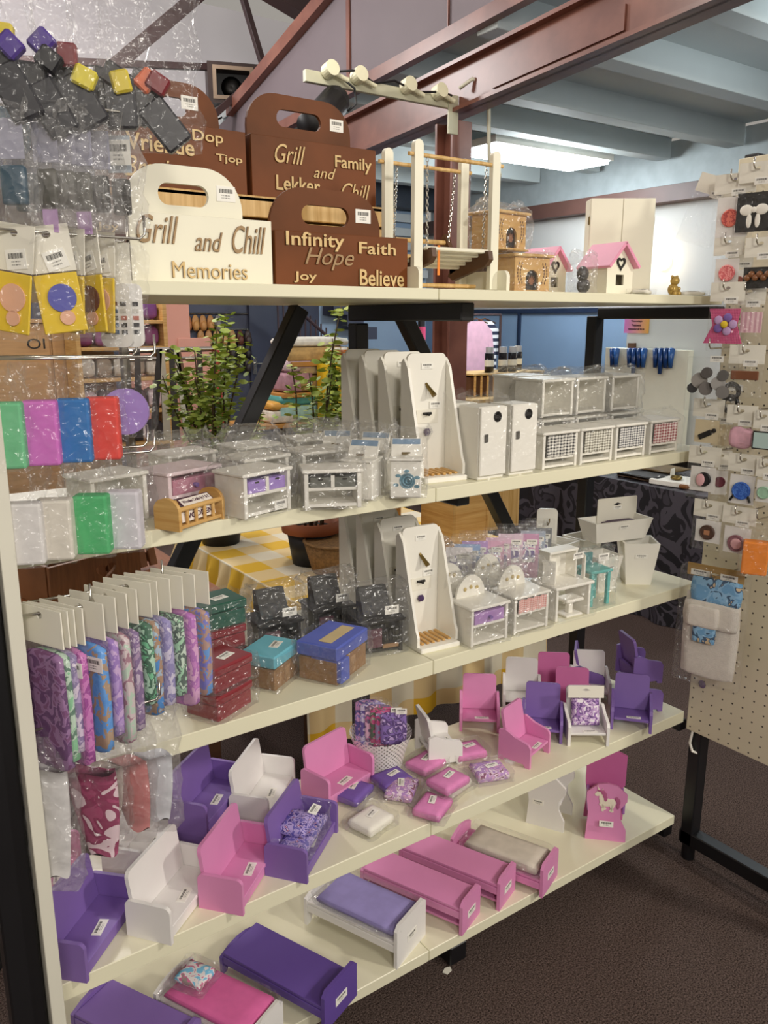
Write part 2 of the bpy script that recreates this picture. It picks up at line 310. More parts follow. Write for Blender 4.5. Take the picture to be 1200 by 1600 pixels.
struct('annex_back_beam', G().box((5.1, 8.7, 3.14), (3.8, .2, .3), 0), mat('slate_beam', '39404C', .6, .05))
lm = mat('beam_stripe_paint', 'CDD2D4', .6, .02)
for k in range(5): struct('beam_stripe', G().box((5.85, 8.9, 2.22 + k * .17), (2.2, .1, .1), .004, None), lm)  # wall slats stand in for pale stripes of the deeper ceiling beams
# navy door with a steel handle
d = G().box((4.85, 8.98, 1.03), (.95, .05, 2.06), .004).build('door_1', mat('navy_door', '3E4256', .5, .04, 3), None, kind='structure')
g = G().box((4.42, 8.945, 1.1), (.045, .012, .2), .002).cyl((4.42, 8.94, 1.13), (4.42, 8.89, 1.13), .01).cyl((4.42, 8.89, 1.13), (4.54, 8.89, 1.13), .01); g.build('door_handle', CHROME, d)
g = G().box((2.52, 7.0, 1.0), (.62, .06, 2.0), .003).box((2.86, 6.99, .74), (.30, .06, 1.48), .003); g.build('wall_partition', mat('salmon_board', 'D69A88', .7, .03, 2), None, kind='structure')
for i, (x, z) in enumerate(((5.9, 1.85), (6.1, 1.7), (6.3, 1.55))): struct('trim_stair', G().box((x - .4, 8.85, z - .08), (.24, .3, .15), 0), NAVY)
struct('wall_screen', G().box((6.0, 4.2, .92), (.05, 1.15, 1.84), .003), mat('white_screen_board', 'D9DAD6', .6, .02, 2))
# annex fluorescent fitting
t = thing('ceiling_light', 'long bright fluorescent fitting under the annex ceiling beams', 'ceiling light', (5.75, 5.75, 3.12))
G().box((0, 0, .0), (1.5, .55, .06), .004).build('housing', WHITE, t); G().box((0, 0, -.045), (1.42, .5, .03), .004).build('diffuser', lamp('tube_glow', 'EAF6FF', 16), t)
t = thing('wall_light', 'warm glowing wall light behind the tall white cupboard', 'wall light', PX(1035, 408, 6.97)); G().ball((0, 0, 0), .09, (.5, 1, 1)).build('lamp_shade', lamp('warm_glow', 'FFE2B0', 7), t, True); G().cyl((.0, 0, 0), (.03, 0, 0), .06).build('wall_plate', WHITE, t)
area('wall_light_glow', (6.8, t.location.y, t.location.z), (6.99, t.location.y, t.location.z), 1.3, .12, (1, .85, .6))
# ---------------------------------------------------------------- the display unit
ths = [None, .022, .03, .034, .036, .03]; rear = [None, 2.1, 1.78, 1.78, 1.66, 1.78]
nmz = [None, 'cream topmost shelf under the bottle caddies', 'cream second shelf from the top under bagged cabinets', 'cream third shelf from the top under black stoves', 'cream fourth shelf from the top under sofas', 'cream lowest shelf under the doll beds']
SX = 1.065
for n in range(1, 6):
    for a, b, w_ in ((.216, SX - .0007, 'left'), (SX + .0007, 2.035, 'right')):
        tag(G().box(((a + b) / 2, (1.32 + rear[n]) / 2, SZ[n] - ths[n] / 2), (b - a, rear[n] - 1.32, ths[n]), .0015).build('shelf_board', SHELF), f'{w_} board of the {nmz[n]}', 'shelf board', 'shelf boards of the display unit')
t = thing('shelving_stand', 'black square-tube frame with slanting braces carrying the cream shelves', 'shelf frame', (1.2, 1.82, 0))
def bar(p, q, w_=.04): 
    p, q = Vector(p), Vector(q); d = q - p; M = Matrix.Translation((p + q) / 2) @ d.to_track_quat('Z', 'Y').to_matrix().to_4x4(); return G().box((0, 0, 0), (w_, w_, d.length), .003, M)
bar((0, 0, 0), (0, 0, 1.63)).build('post', BLACK, t)
bar((-.157, .03, 1.667), (-1.05, .03, .12)).build('brace', BLACK, t); bar((.155, .03, 1.667), (.85, .03, .57)).build('brace', BLACK, t)
for n in range(1, 6):
    z = SZ[n] - ths[n] - .022
    bar((.0, .02, z), (.012, -.42, z)).build('shelf_bracket', BLACK, t)
bar((0, .3, .03), (0, -.455, .03), .055).build('foot', BLACK, t)
t = thing('shelving_stand', 'black upright frame at the right end, behind the third shelf pots', 'shelf frame', (2.07, 1.78, 0))
bar((0, 0, 0), (0, 0, 1.65)).build('post', BLACK, t)
for n in range(1, 5): bar((0, -.02, SZ[n] - ths[n] - .02), (-.02, -.45, SZ[n] - ths[n] - .02), .034).build('shelf_bracket', BLACK, t)
bar((0, .2, .05), (0, -.42, .05), .04).build('foot', BLACK, t)
# left end: white side board, black post with a wing screw
tag(G().box((.2035, 1.3, .96), (.021, .18, 1.92), .001).build('side_board', mat('side_board_paint', 'DAD7C8', .45, .02)), 'tall narrow cream side board at the left end, beside the black post', 'side board')
t = thing('end_post', 'thick black steel post at the left edge, beside the cream side board', 'post', (.165, 1.26, 0))
G().box((0, 0, .95), (.052, .05, 1.9), .003).build('tube', BLACK, t); G().cyl((-.026, 0, .44), (-.05, 0, .44), .006).box((-.052, 0, .447), (.006, .028, .014), .002).build('wing_screw', CHROME, t)
# right end: pegboard panel on black legs
def pegm():
    m = mat('pegboard', 'E2D8BD', .5, .02, 3); nt = m.node_tree; N = nt.nodes; L = nt.links; p = N['Principled BSDF']; src = p.inputs['Base Color'].links[0].from_socket
    tc = N.new('ShaderNodeTexCoord'); vv = N.new('ShaderNodeVectorMath'); vv.operation = 'MULTIPLY'; vv.inputs[1].default_value = (0, 32, 32); L.new(tc.outputs['Object'], vv.inputs[0])
    fr = N.new('ShaderNodeVectorMath'); fr.operation = 'FRACTION'; L.new(vv.outputs[0], fr.inputs[0]); sb = N.new('ShaderNodeVectorMath'); sb.operation = 'SUBTRACT'; sb.inputs[1].default_value = (0, .5, .5); L.new(fr.outputs[0], sb.inputs[0])
    ln = N.new('ShaderNodeVectorMath'); ln.operation = 'LENGTH'; L.new(sb.outputs[0], ln.inputs[0]); lt = N.new('ShaderNodeMath'); lt.operation = 'LESS_THAN'; lt.inputs[1].default_value = .085; L.new(ln.outputs['Value'], lt.inputs[0])
    mx = N.new('ShaderNodeMix'); mx.data_type = 'RGBA'; L.new(lt.outputs[0], mx.inputs['Factor']); L.new(src, mx.inputs['A']); mx.inputs['B'].default_value = (*hx('4A4238'), 1); L.new(mx.outputs['Result'], p.inputs['Base Color']); return m
t = thing('pegboard_stand', 'cream pegboard panel on black legs at the right end of the shelves', 'pegboard', (2.07, 1.0, 0))
G().box((-.025, 0, 1.24), (.02, .62, 1.6), .002).build('pegboard_panel', pegm(), t)
g = G().cyl((-.036, .27, .6), (-.0365, .27, .6), .012, n=12); g.build('fixing_plate', CHROME, t)
for y in (.285, -.285): G().box((0, y, 1.05), (.045, .04, 2.0), .003).build('leg', BLACK, t)
G().box((0, 0, .075), (.045, .62, .045), .003).build('foot_bar', BLACK, t)
for y in (.285, -.26): G().cyl((0, y, 0), (0, y, .055), .02).build('foot', BLACK, t)
G().tube([(-.03, .29, .44), (-.034, .293, .40), (-.03, .285, .375), (-.015, .27, .368)], .004).build('cable_stub', WHITE, t)
# ---------------------------------------------------------------- top shelf: bottle caddies, swing, little houses
def caddy(t, m, W, H, HH, D, words, lab, handle_y=.03, edge=None):
    f = -D / 2; c = .012
    G().box((W / 2, f + .003, H / 2), (W, .006, H), .001).build('front_panel', m, t)
    G().box((W / 2, -f - .003, H / 2), (W, .006, H), .001).build('back_panel', m, t)
    for x in (.003, W - .003): G().box((x, 0, H / 2), (.006, D - .0125, H), .001).build('side_panel', m, t)
    G().box((W / 2, 0, .004), (W - .0125, D - .0125, .006), 0).build('base', m, t)
    x0, x1 = (W * .0, W * .84); y = f + handle_y
    hole = [(W * .42 + a, z) for a, z in rrect(-W * .175, W * .175, HH - .066, HH - .03, .0175, .0175)]
    G().plate([(x + .0065, z) for x, z in rrect(x0, x1 - .007, .009, HH, .07, 0, 8)], [hole], 'y', y, y + .009).build('handle_panel', m, t)
    for (s, x, z, w_, h_, st) in words:
        e = SCRW if st == 's2' else PLY
        word(t, s, w_, h_, (x, f - .0002, z), e, (90, 0, 0), st, .003, BURN)
    if lab: label(t, (lab[0], y - .0006, lab[1]), .036, .026)
# pixel -> panel helper: words given as (text, left px, right px, centre v, cap height px)
def cw(words, u0, u1, v0, W, H, vt):
    k = W / (u1 - u0); q = H / (v0 - vt); return [(s, ((a + b) / 2 - u0) * k, (v0 - vc + ((a + b) / 2 - u0) * .023) * q + .002, (b - a) * k, h * q, st) for s, a, b, vc, h, st in words]
t = thing('bottle_caddy', 'cream bottle caddy lettered Grill and Chill Memories at the front', 'bottle caddy', (.472, 1.462, 1.70))
caddy(t, CREAM, .264, .114, .198, .12, cw([('Grill', 217, 279, 360, 44, 's2'), ('and', 302, 346, 377, 32, 's2'), ('Chill', 361, 417, 372, 46, 's2'), ('Memories', 266, 384, 424, 26, '')], 207, 428, 442, .264, .114, 332), (.19, .158))
t = thing('bottle_caddy', 'brown bottle caddy lettered Infinity Hope Faith Joy Believe at the front', 'bottle caddy', (.742, 1.462, 1.70))
caddy(t, MDF, .305, .1, .183, .12, cw([('Infinity', 447, 534, 376, 29, 'b'), ('Faith', 557, 618, 384, 20, 'b'), ('Hope', 474, 549, 404, 36, 's2'), ('Joy', 457, 491, 434, 18, 'b'), ('Believe', 558, 632, 434, 28, 'b')], 432, 640, 447, .305, .1, 358), (.215, .14))
t = thing('riser_crate', 'pale slatted wooden riser under the two rear brown caddies', 'wooden crate', (.55, 1.775, 1.70))
g = G()
for k in range(4): g.box((.33, -.1 + .006, .026 + k * .05), (.66, .012, .044), .002)
for k in range(4): g.box((.33, .1 - .006, .026 + k * .05), (.66, .012, .044), .002)
g.build('slats', PINEH, t); G().box((.33, 0, .191), (.66, .2, .01), .002).build('top_board', PINEH, t)
for x in (.006, .654): G().box((x, 0, .09), (.012, .174, .17), .002).build('end_board', PINEH, t)
t = thing('bottle_caddy', 'brown bottle caddy lettered Vriende Dop Tjop, rear left', 'bottle caddy', (.552, 1.765, 1.8965))
caddy(t, MDF, .285, .13, .215, .13, cw([('Vriende', 197, 301, 232, 28, 'b'), ('Dop', 299, 349, 214, 24, 'b'), ('Tjop', 336, 380, 247, 16, 'b'), ('Braai', 192, 260, 272, 34, 's'), ('Dag', 310, 350, 284, 26, 's')], 178, 388, 303, .285, .13, 190), (.175, .178))
t = thing('bottle_caddy', 'brown bottle caddy lettered Grill Family behind the brown Infinity caddy', 'bottle caddy', (.849, 1.765, 1.8965))
caddy(t, MDF, .325, .13, .225, .13, cw([('Grill', 424, 471, 246, 30, 's'), ('Family', 519, 581, 253, 26, 'b'), ('Lekker', 425, 494, 293, 24, 'b'), ('and', 484, 520, 271, 18, 's'), ('Chill', 529, 578, 298, 28, 's')], 390, 590, 318, .325, .13, 218), (.235, .178))
t = thing('bottle_caddy', 'dark brown lettered box half hidden behind the hanging yellow packs', 'bottle caddy', (.285, 1.46, 1.70))
caddy(t, MDFD, .18, .135, .136, .13, [('Vrinde', .07, .118, .1, .016, 'b'), ('Joy', .15, .085, .035, .014, 'b'), ('Hope', .14, .05, .05, .016, 'b')], None)
# toy swing
t = thing('toy_swing', 'cream wooden doll swing seat hanging on chains in its frame', 'toy swing', (1.172, 1.45, 1.70))
px, py = .105, .052
for y, nm in ((-py, 0), (py, 0)):
    for x in (-px, px):
        g = G(); g.plate(rrect(x - .011, x + .011, .004, .29, .011, 0), (), 'y', y - .006, y + .006); g.build('post', CREAM, t)
    G().cyl((-px - .022, y, .262), (px + .022, y, .262), .0042, n=10).build('dowel', PINEH, t)
for x in (-px, px):
    G().plate(rrect(-py - .035, py + .035, 0, .045, .014, 0), (), 'x', x - .021 if x < 0 else x + .0115, x - .0115 if x < 0 else x + .021).build('side_foot', CREAM, t)
G().box((0, -.0, .012), (2 * px - .024, .03, .008), .002).build('cross_bar', PINEH, t)
seat = t
for x in (-.078, .078):
    g = G(); g.plate([(-.078, .066), (-.066, .054), (.045, .026), (.062, .036), (.055, .05), (-.05, .084), (-.074, .084)], (), 'x', x - .006, x + .006)
    g.plate([(.03, .05), (.052, .04), (.088, .122), (.076, .13)], (), 'x', x - .006, x + .006); g.build('seat_side', DARKW, seat)
for k in range(5): G().box((0, -.055 + k * .021, .083 - k * .0072), (.17, .017, .008), .002).build('slat', CREAM, seat)
for k in range(2): G().cyl((-.088, .058 + k * .017, .075 + k * .036), (.088, .058 + k * .017, .075 + k * .036), .005, n=10).build('back_slat', PINEH, seat)
def chain(g, p, q, n):
    p, q = Vector(p), Vector(q); d = (q - p) / n; qt = d.to_track_quat('Z', 'Y')
    for i in range(n):
        c = p + d * (i + .5); rot = qt @ Matrix.Rotation(R(90 * (i % 2)), 3, 'Z').to_quaternion(); pts = []
        for k in range(9): a = 2 * math.pi * k / 8; pts.append(c + rot @ Vector((math.cos(a) * .0026, 0, math.sin(a) * d.length * .68)))
        g.tube(pts, .0008, 4)
for x, s in ((-.08, -1), (.08, 1)):
    for y0, y1, z1 in ((-py, -.05, .07), (py, .068, .11)):
        g = G(); chain(g, (x, y0, .258), (x * .96, y1, z1), 26); g.build('chain', CHROME, t)
G().box((-.055, -.062, .06), (.006, .001, .06), 0).build('price_tag', mat('orange_tag', 'F08A2C', .6), t)
# fireplaces
def fireplace(t, m, top, bagged=True, flap=.022):
    W, D, H = .105, .075, .078
    arch = [(a + W / 2, z) for a, z in rrect(-.019, .019, .006, .05, .018, 0, 6)]
    G().plate([(0, .004), (W, .004), (W, H), (0, H)], [arch], 'y', -D / 2, -D / 2 + .006).build('front_panel', m, t)
    g = G(); g.box((.003, .003, H / 2 + .002), (.006, D - .007, H - .004), 0).box((W - .003, .003, H / 2 + .002), (.006, D - .007, H - .004), 0).box((W / 2, D / 2 - .003, H / 2 + .002), (W - .0125, .006, H - .004), 0); g.build('case', m, t)
    G().box((W / 2, 0, .002), (W + .014, D + .012, .004), .001).build('base', PINEH, t); G().box((W / 2, 0, H + .004), (W + .018, D + .016, .007), .002).build('mantel', top, t)
    G().box((W / 2, -.02, .03), (.05, .002, .056), 0).build('firebox', mat('near_black', '241F1E', .9), t)  # flat near-black sheet behind the arch opening
    g = G()
    for k in range(9): a = math.pi * k / 8; g.plate([(W / 2 - .005 * math.sin(a), .018), (W / 2 + .005 * math.sin(a), .018), (W / 2 + .016 * math.cos(a), .018 + .018 * math.sin(a) + .003)], (), 'y', -D / 2 + .003 - .0002 * k, -D / 2 + .005 - .0002 * k) if 0 < k < 8 else None
    g.build('flames', mat('carved_flame', '8C5A3C', .7), t)
    g = G()
    for sx in (.018, W - .018):
        for k in range(7):
            z = .02 + k * .007; b = math.copysign(.006, sx - W / 2) * math.sin(k * .5)
            for d in (-1, 1): g.ball((sx + b + d * .004, -D / 2 - .0003, z + .002), .0032, (.55, .12, 1), 8)
    g.build('engraved_leaves', BURN, t)
    if bagged: bag(t, W + .016, D + .014, H + .01, flap, 3, BAG, c=(W / 2, 0))
p = PY(808, 460, 1.40); put('fire1', lambda t: fireplace(t, PINE, PINEH, True, .003), 'toy_fireplace', 'pale bagged toy fireplace with leaf engraving, on the shelf', 'toy fireplace', (p[0] - .005, 1.44, 1.70), -3)
put('fire2', lambda t: fireplace(t, PINE, PINEH), 'toy_fireplace', 'bagged toy fireplace stacked on top of another fireplace', 'toy fireplace', (1.315, 1.47, 1.7945), 8)
put('fired', lambda t: fireplace(t, MDFD, MDFD), 'toy_fireplace', 'dark brown bagged toy fireplace between the swing and pale fireplace', 'toy fireplace', (1.375, 1.57, 1.70), 0)
# pink roofed bird houses
def birdhouse(t):
    W, D, H, P = .085, .085, .065, .115
    hole = [(W / 2 + a, z) for a, z in ((-.013, .022), (.013, .022), (.013, .047), (-.013, .047))]
    G().plate([(0, 0), (W, 0), (W, H), (W / 2, P), (0, H)], [hole], 'y', -D / 2, -D / 2 + .006).build('front_wall', CREAM, t)
    g = G(); g.plate([(0, 0), (W, 0), (W, H), (W / 2, P), (0, H)], (), 'y', D / 2 - .006, D / 2); g.box((.003, 0, H / 2), (.006, D - .0125, H), 0).box((W - .003, 0, H / 2), (.006, D - .0125, H), 0); g.build('walls', CREAM, t)
    G().box((W / 2, 0, .003), (W - .013, D - .013, .005), 0).build('base', CREAM, t)
    for s in (-1, 1):
        L_ = .078; M = Matrix.Translation((W / 2, 0, P + .006)) @ Matrix.Rotation(R(49 * s), 4, 'Y') @ Matrix.Translation((s * L_ / 2 - s * .002, 0, 0)); G().box((0, 0, 0), (L_, D + .034, .008), .001, M).build('roof_panel', mat('candy_pink', 'EE9CBB', .5), t)
    hs = [(16 * math.sin(a) ** 3, 13 * math.cos(a) - 5 * math.cos(2 * a) - 2 * math.cos(3 * a) - math.cos(4 * a)) for a in [2 * math.pi * k / 24 for k in range(24)]]
    G().plate([(W / 2 + x * .0009, .074 + z * .0011) for x, z in hs], [[(W / 2 + x * .00055, .0745 + z * .00065) for x, z in hs]], 'y', -D / 2 - .003, -D / 2 - .0003).build('heart_ornament', MATS['dark_metal'], t)
p = PY(925, 464, 1.38); put('bird', birdhouse, 'bird_house', 'pink roofed cream bird house in front of the tall cupboard', 'bird house', (1.640, 1.42, 1.70), -6)
put('bird', None, 'bird_house', 'pink roofed bird house half hidden behind the fireplaces', 'bird house', (1.60, 1.60, 1.70), 0)
t = thing('bagged_trinket', 'dark trinket in a crumpled clear bag between fireplace and bird house', 'bagged trinket', (1.545, 1.375, 1.70)); g = G(); g.ball((0, 0, .045), .018, (1, .6, 1)).ball((.004, 0, .018), .02, (1, .6, .9)); g.build('trinket', DKM, t, True); bag(t, .05, .035, .075, .02, 5)
# tall cupboard
t = thing('toy_cupboard', 'tall cream toy cupboard with brass latch behind the bird house', 'cupboard', (1.805, 1.60, 1.70), -36)
W, D, H = .172, .055, .255
g = G().box((.004, 0, H / 2), (.008, D, H), .001).box((W - .004, 0, H / 2), (.008, D, H), .001).box((W / 2, 0, H - .004), (W - .017, D, .008), 0).box((W / 2, 0, .004), (W - .017, D, .008), 0).box((W / 2, D / 2 - .003, H / 2), (W - .017, .006, H - .017), 0); g.build('carcass', CREAM, t)
for i in (0, 1):
    d_ = G().box((W * (.25 + .5 * i), -D / 2 - .005, H / 2), (W / 2 - .001, .008, H - .001), .001).build('door', CREAM, t)
    x = W / 2 + (-.014 if i == 0 else .014); g = G().cyl((x, -D / 2 - .009, H * .42), (x, -D / 2 - .02, H * .42), .0045).box((x, -D / 2 - .02, H * .42 - .012), (.009, .006, .026), .002); g.build('door_knob', BRASS, d_)
    G().box((0.0 - .001 if i == 0 else W + .001, -D / 2 + .004, H * .78), (.002, .012, .02), 0).build('hinge', BRASS, d_)
G().box((W / 2 + .012, -D / 2 - .024, H * .42 + .006), (.034, .003, .007), .001).build('latch_hook', BRASS, t)
t = thing('bear_figurine', 'small golden bear figurine at the foot of the tall cupboard', 'figurine', (1.895, 1.375, 1.70)); g = G().ball((0, 0, .016), .016, (1, .8, 1)).ball((0, -.004, .038), .012).ball((-.01, -.002, .048), .004).ball((.01, -.002, .048), .004).ball((-.014, -.006, .018), .006).ball((.014, -.006, .018), .006).ball((-.008, -.012, .006), .007).ball((.008, -.012, .006), .007); g.build('body', mat('gold_paint', 'C9A85C', .35, metal=.4), t, True)
for i, (x, y, rz, lb) in enumerate(((1.735, 1.35, 25, 'small clear bag lying before the bird house door'), (1.955, 1.365, -20, 'small clear bag lying right of the bear figurine'))):
    t = thing('small_pack', lb, 'bagged pack', (x, y, 1.70), rz); pillow(G(), (0, 0, .006), (.07, .035, .011)).build('contents', PAPER, t, True); label(t, (.005, -.003, .0125), .03, .016, 0); bag(t, .085, .05, .013, 0, i + 20, BAG, pad=.002, cr=.004)

# ---------------------------------------------------------------- second shelf
def cab(W, D, H, rows, m=WHITE, over=.004, drawer=None, knob=None, bagged=None, lab=True, cur=None, arch=None, tp=.03, seed=1):
    """rows: list of (height fraction, kind, columns); kind in drawer / open / curtain"""
    def f(t):
        g = G().box((.004, 0, H / 2), (.008, D, H), .001).box((W - .004, 0, H / 2), (.008, D, H), .001).box((W / 2, D / 2 - .002, H / 2), (W - .017, .004, H), 0).box((W / 2, -.001, .006), (W - .017, D - .007, .006), 0); g.build('carcass', m, t)
        G().box((W / 2, 0, H + .0035), (W + over * 2, D + over * 2, .007), .002).build('top', m, t)
        z = H
        for i, (fr, kind, nc) in enumerate(rows):
            z1 = z - fr * (H - .009)
            if i < len(rows) - 1: G().box((W / 2, -.001, z1), (W - .017, D - .008, .006), 0).build('shelf', m, t)
            cwid = (W - .016) / nc
            for c in range(nc):
                x = .008 + cwid * (c + .5)
                if c and kind != 'curtain': G().box((.008 + cwid * c, -D / 2 + .004, (z + z1) / 2 - .001), (.007, .006, z - z1 - .008), 0).build('divider', m, t)
                if kind == 'drawer':
                    d_ = G().box((x, -.004, (z + z1) / 2 - .003), (cwid - .008, D - .012, z - z1 - .012), .001).build('drawer', drawer, t)
                    if knob == 'slot': G().box((x, -D / 2 + .0015, z - .012), (cwid * .18, .001, .003), 0).build('slot', MATS['near_black'], d_)
                    else: G().cyl((x, -D / 2 + .002, (z + z1) / 2 - .003), (x, -D / 2 - .006, (z + z1) / 2 - .003), .004, .0045, 12).build('knob', knob or PURPLE, d_)
                if kind == 'curtain':
                    g = G(); hh = z - z1 - .006
                    g.sheet(lambda a, b: Vector((x - cwid / 2 + .003 + a * (cwid - .006), -D / 2 + .0015 - .005 * (.55 + .45 * math.sin(a * 26 + b)), z1 + .004 + b * hh)), 40, 6); g.build('curtain', cur, t, True)
            z = z1
        if arch:
            G().plate([(W / 2 + arch[0] * math.cos(R(a)), H + .007 + arch[1] * math.sin(R(a))) for a in range(0, 181, 10)], (), 'y', D / 2 - .012, D / 2 - .005).build('mirror_back', m, t)
            g = G()
            for dx in (-.018, .0, .018): g.ball((W / 2 + dx, D / 2 - .013, H + .03 - abs(dx) * .2), .005, (1, .5, 1), 8)
            g.build('flower_trim', mat('gold_trim', 'C8B070', .5), t)
        if lab: label(t, (W * .72, -D / 2 - .0052, H * .2), .03, .018, 90)
        if bagged is not None: bag(t, W + over * 2 + .004, D + over * 2 + .008, H + .01 + (arch[1] if arch else 0), tp, seed, bagged, c=(W / 2, 0))
    return f
LIL = mat('lilac_paint', 'A98BD6', .5, .04); DGREY = mat('drawer_grey', '6E7068', .5, .05); LILP = mat('soft_lilac', 'B890CC', .5, .05); ROSEG = gingham('rose_gingham', 'F4D8D2', 'D98C84', 190, ('X', 'Z')); mat('near_black', '241F1E', .9)
BW = gingham('black_gingham', 'F2EFE6', '26242A', 135); GW = gingham('taupe_gingham', 'F2EFE2', '6A6556', 150); RW = gingham('red_gingham', 'F0E2DC', '8C1F2C', 130); BL = gingham('charcoal_gingham', 'EFEDE8', '202434', 160)
def base2(u, v): return S(2, u, v)
# crib
t = thing('toy_crib', 'pale wooden doll crib with a printed sign on its side', 'doll crib', (.470, 1.305, 1.292), 26)
W, D = .118, .056
for x in (0, W - .007): G().plate([(-D / 2 + a, z) for a, z in [(0, 0), (D, 0), (D, .034)] + [(D / 2 + D / 2 * math.cos(R(q)), .034 + .021 * math.sin(R(q))) for q in range(15, 180, 15)] + [(0, .034)]], (), 'x', x, x + .007).build('end_board', PINE, t)
G().box((W / 2, 0, .006), (W - .015, D - .002, .006), .001).build('base', PINE, t)
for y in (-D / 2 + .005, D / 2 - .005): G().cyl((.007, y, .036), (W - .007, y, .036), .0045, n=12).build('rail', PINE, t)
for k in range(4): G().cyl((.026 + k * .022, -D / 2 + .005, .009), (.026 + k * .022, -D / 2 + .005, .033), .0032, n=10).build('spindle', PINE, t)
pillow(G(), (W / 2, .004, .0165), (W - .02, D - .022, .014)).build('mattress', mat('mauve_quilt', 'C79AB0', .8), t, True)
M = Matrix.Translation((W / 2 + .002, -.012, .043)) @ Matrix.Rotation(R(35), 4, 'X')
sg = G().box((0, 0, 0), (.078, .021, .001), 0, M).build('sign', mat('plum_ink', '4A2038', .6), t); G().box((0, 0, .0007), (.073, .0165, .0006), 0, M).build('sign_face', mat('sign_paper', 'EDE4DA', .7), sg)
o = word(sg, 'Wooden Crafts by F & E', .066, .0085, (W / 2 + .002, -.0128, .0438), MATS['plum_ink'], (35, 0, 0), 'b', .0004)
M = Matrix.Translation((W / 2, -.0185, .021)) @ Matrix.Rotation(R(80), 4, 'X'); s2_ = G().box((0, 0, 0), (.085, .018, .001), 0, M).build('sign', MATS['sign_paper'], t); word(s2_, 'WOODEN', .07, .009, (W / 2, -.0194, .021), MATS['plum_ink'], (80, 0, 0), 'b', .0004)
put('cabpurple', cab(.115, .08, .075, [(.52, 'drawer', 2), (.48, 'open', 1)], drawer=LIL, knob='slot', bagged=BAG, tp=.03, seed=2), 'toy_cabinet', 'bagged white doll cabinet with two lilac drawers', 'doll cabinet', (.600, 1.335, 1.292), 16)
put('cabgrey', cab(.108, .07, .068, [(.52, 'drawer', 2), (.48, 'open', 1)], drawer=DGREY, knob='slot', bagged=BAG, lab=False, tp=.03, seed=3), 'toy_cabinet', 'bagged white doll cabinet with two grey drawers', 'doll cabinet', (.752, 1.338, 1.292), -24)
put('cabpink', cab(.125, .085, .075, [(.6, 'drawer', 1), (.4, 'open', 1)], drawer=mat('dusty_pink', 'C4849A', .5), m=mat('blush_paint', 'F2DDE2', .45, .02), bagged=BAG, lab=False, tp=.035, seed=4), 'toy_cabinet', 'bagged blush white doll cabinet with a dusty pink drawer behind the crib', 'doll cabinet', (.492, 1.425, 1.292), 20)
def stove(rose):
    def f(t):
        W, D, H = .062, .06, .075
        G().box((W / 2, 0, H / 2), (W, D, H), .002).build('body', WHITE, t); G().box((W / 2, -.002, H + .0025), (W + .006, D + .006, .005), .001).build('top', WHITE, t)
        M = Matrix.Translation((W / 2, .012, H + .02)) @ Matrix.Rotation(R(-35), 4, 'X'); G().box((0, 0, 0), (W, .006, .04), .001, M).build('sloping_lid', WHITE, t)
        M2 = M @ Matrix.Translation((0, -.0035, .012)); G().box((0, 0, 0), (W * .9, .001, .012), 0, M2).build('blue_panel', mat('slate_blue', '7C9AB8', .5), t)
        G().box((W / 2, -.012, H + .012), (.018, .004, .005), .001).build('handle', BRASS, t)
        if rose:
            g = G(); rm = mat('blue_rose_ink', '6FA0B4', .6, .25, 60)
            for k, r in enumerate((.016, .011, .006)): g.lathe([(r, 0), (r - .0012, .0006 + k * .0002), (r - .0028, 0)], (0, 0, 0), 20, Matrix.Translation((W * .55 + k * .001, -D / 2 - .0002, .034)) @ Matrix.Rotation(R(90), 4, 'X'))
            for a, q in ((20, .021), (150, .021), (200, .024), (330, .022), (95, .02)): g.ball((W * .55 + q * math.cos(R(a)), -D / 2, .034 + q * math.sin(R(a))), .006, (1, .08, .6), 10)
            g.build('rose_motif', rm, t)
        bag(t, W + .01, D + .012, H + .035, .028, 6 if rose else 8, BAG, c=(W / 2, 0))
    return f
put('stover', stove(True), 'toy_washstand', 'bagged white doll washstand with a blue rose motif', 'doll washstand', (.950, 1.325, 1.292), -38)
put('stovew', stove(False), 'toy_washstand', 'plain bagged white doll washstand left of the blue rose one', 'doll washstand', (.872, 1.365, 1.292), -52)
put('stovew', None, 'toy_washstand', 'bagged white doll washstand behind the plain one, nearest the tall showers', 'doll washstand', (.955, 1.445, 1.292), -48)
put('stovew', None, 'toy_washstand', 'bagged white doll washstand behind the cabinet with grey drawers', 'doll washstand', (.90, 1.51, 1.292), -40)
put('whitebox', cab(.11, .08, .08, [(.5, 'open', 1), (.5, 'open', 1)], bagged=BAG, lab=False, tp=.04, seed=11), 'toy_cabinet', 'bagged open white cabinet behind the lilac drawer cabinet', 'doll cabinet', (.66, 1.45, 1.292), 12)
put('whitebox', None, 'toy_cabinet', 'bagged open white cabinet behind the grey drawer cabinet', 'doll cabinet', (.80, 1.46, 1.292), 0)
put('whitebox', None, 'toy_cabinet', 'bagged open white cabinet at the shelf back, nearest the tall plants', 'doll cabinet', (.72, 1.60, 1.292), 5)
put('whitebox', None, 'toy_cabinet', 'bagged open white cabinet at the shelf back, behind the dusty pink one', 'doll cabinet', (.56, 1.58, 1.292), 10)
put('whitebox', None, 'toy_cabinet', 'bagged open white cabinet at the shelf back, left of the tall showers', 'doll cabinet', (.89, 1.63, 1.292), -10)
put('whitebox', None, 'toy_cabinet', 'bagged open white cabinet seen behind the hanging block packs', 'doll cabinet', (.36, 1.42, 1.292), 15)
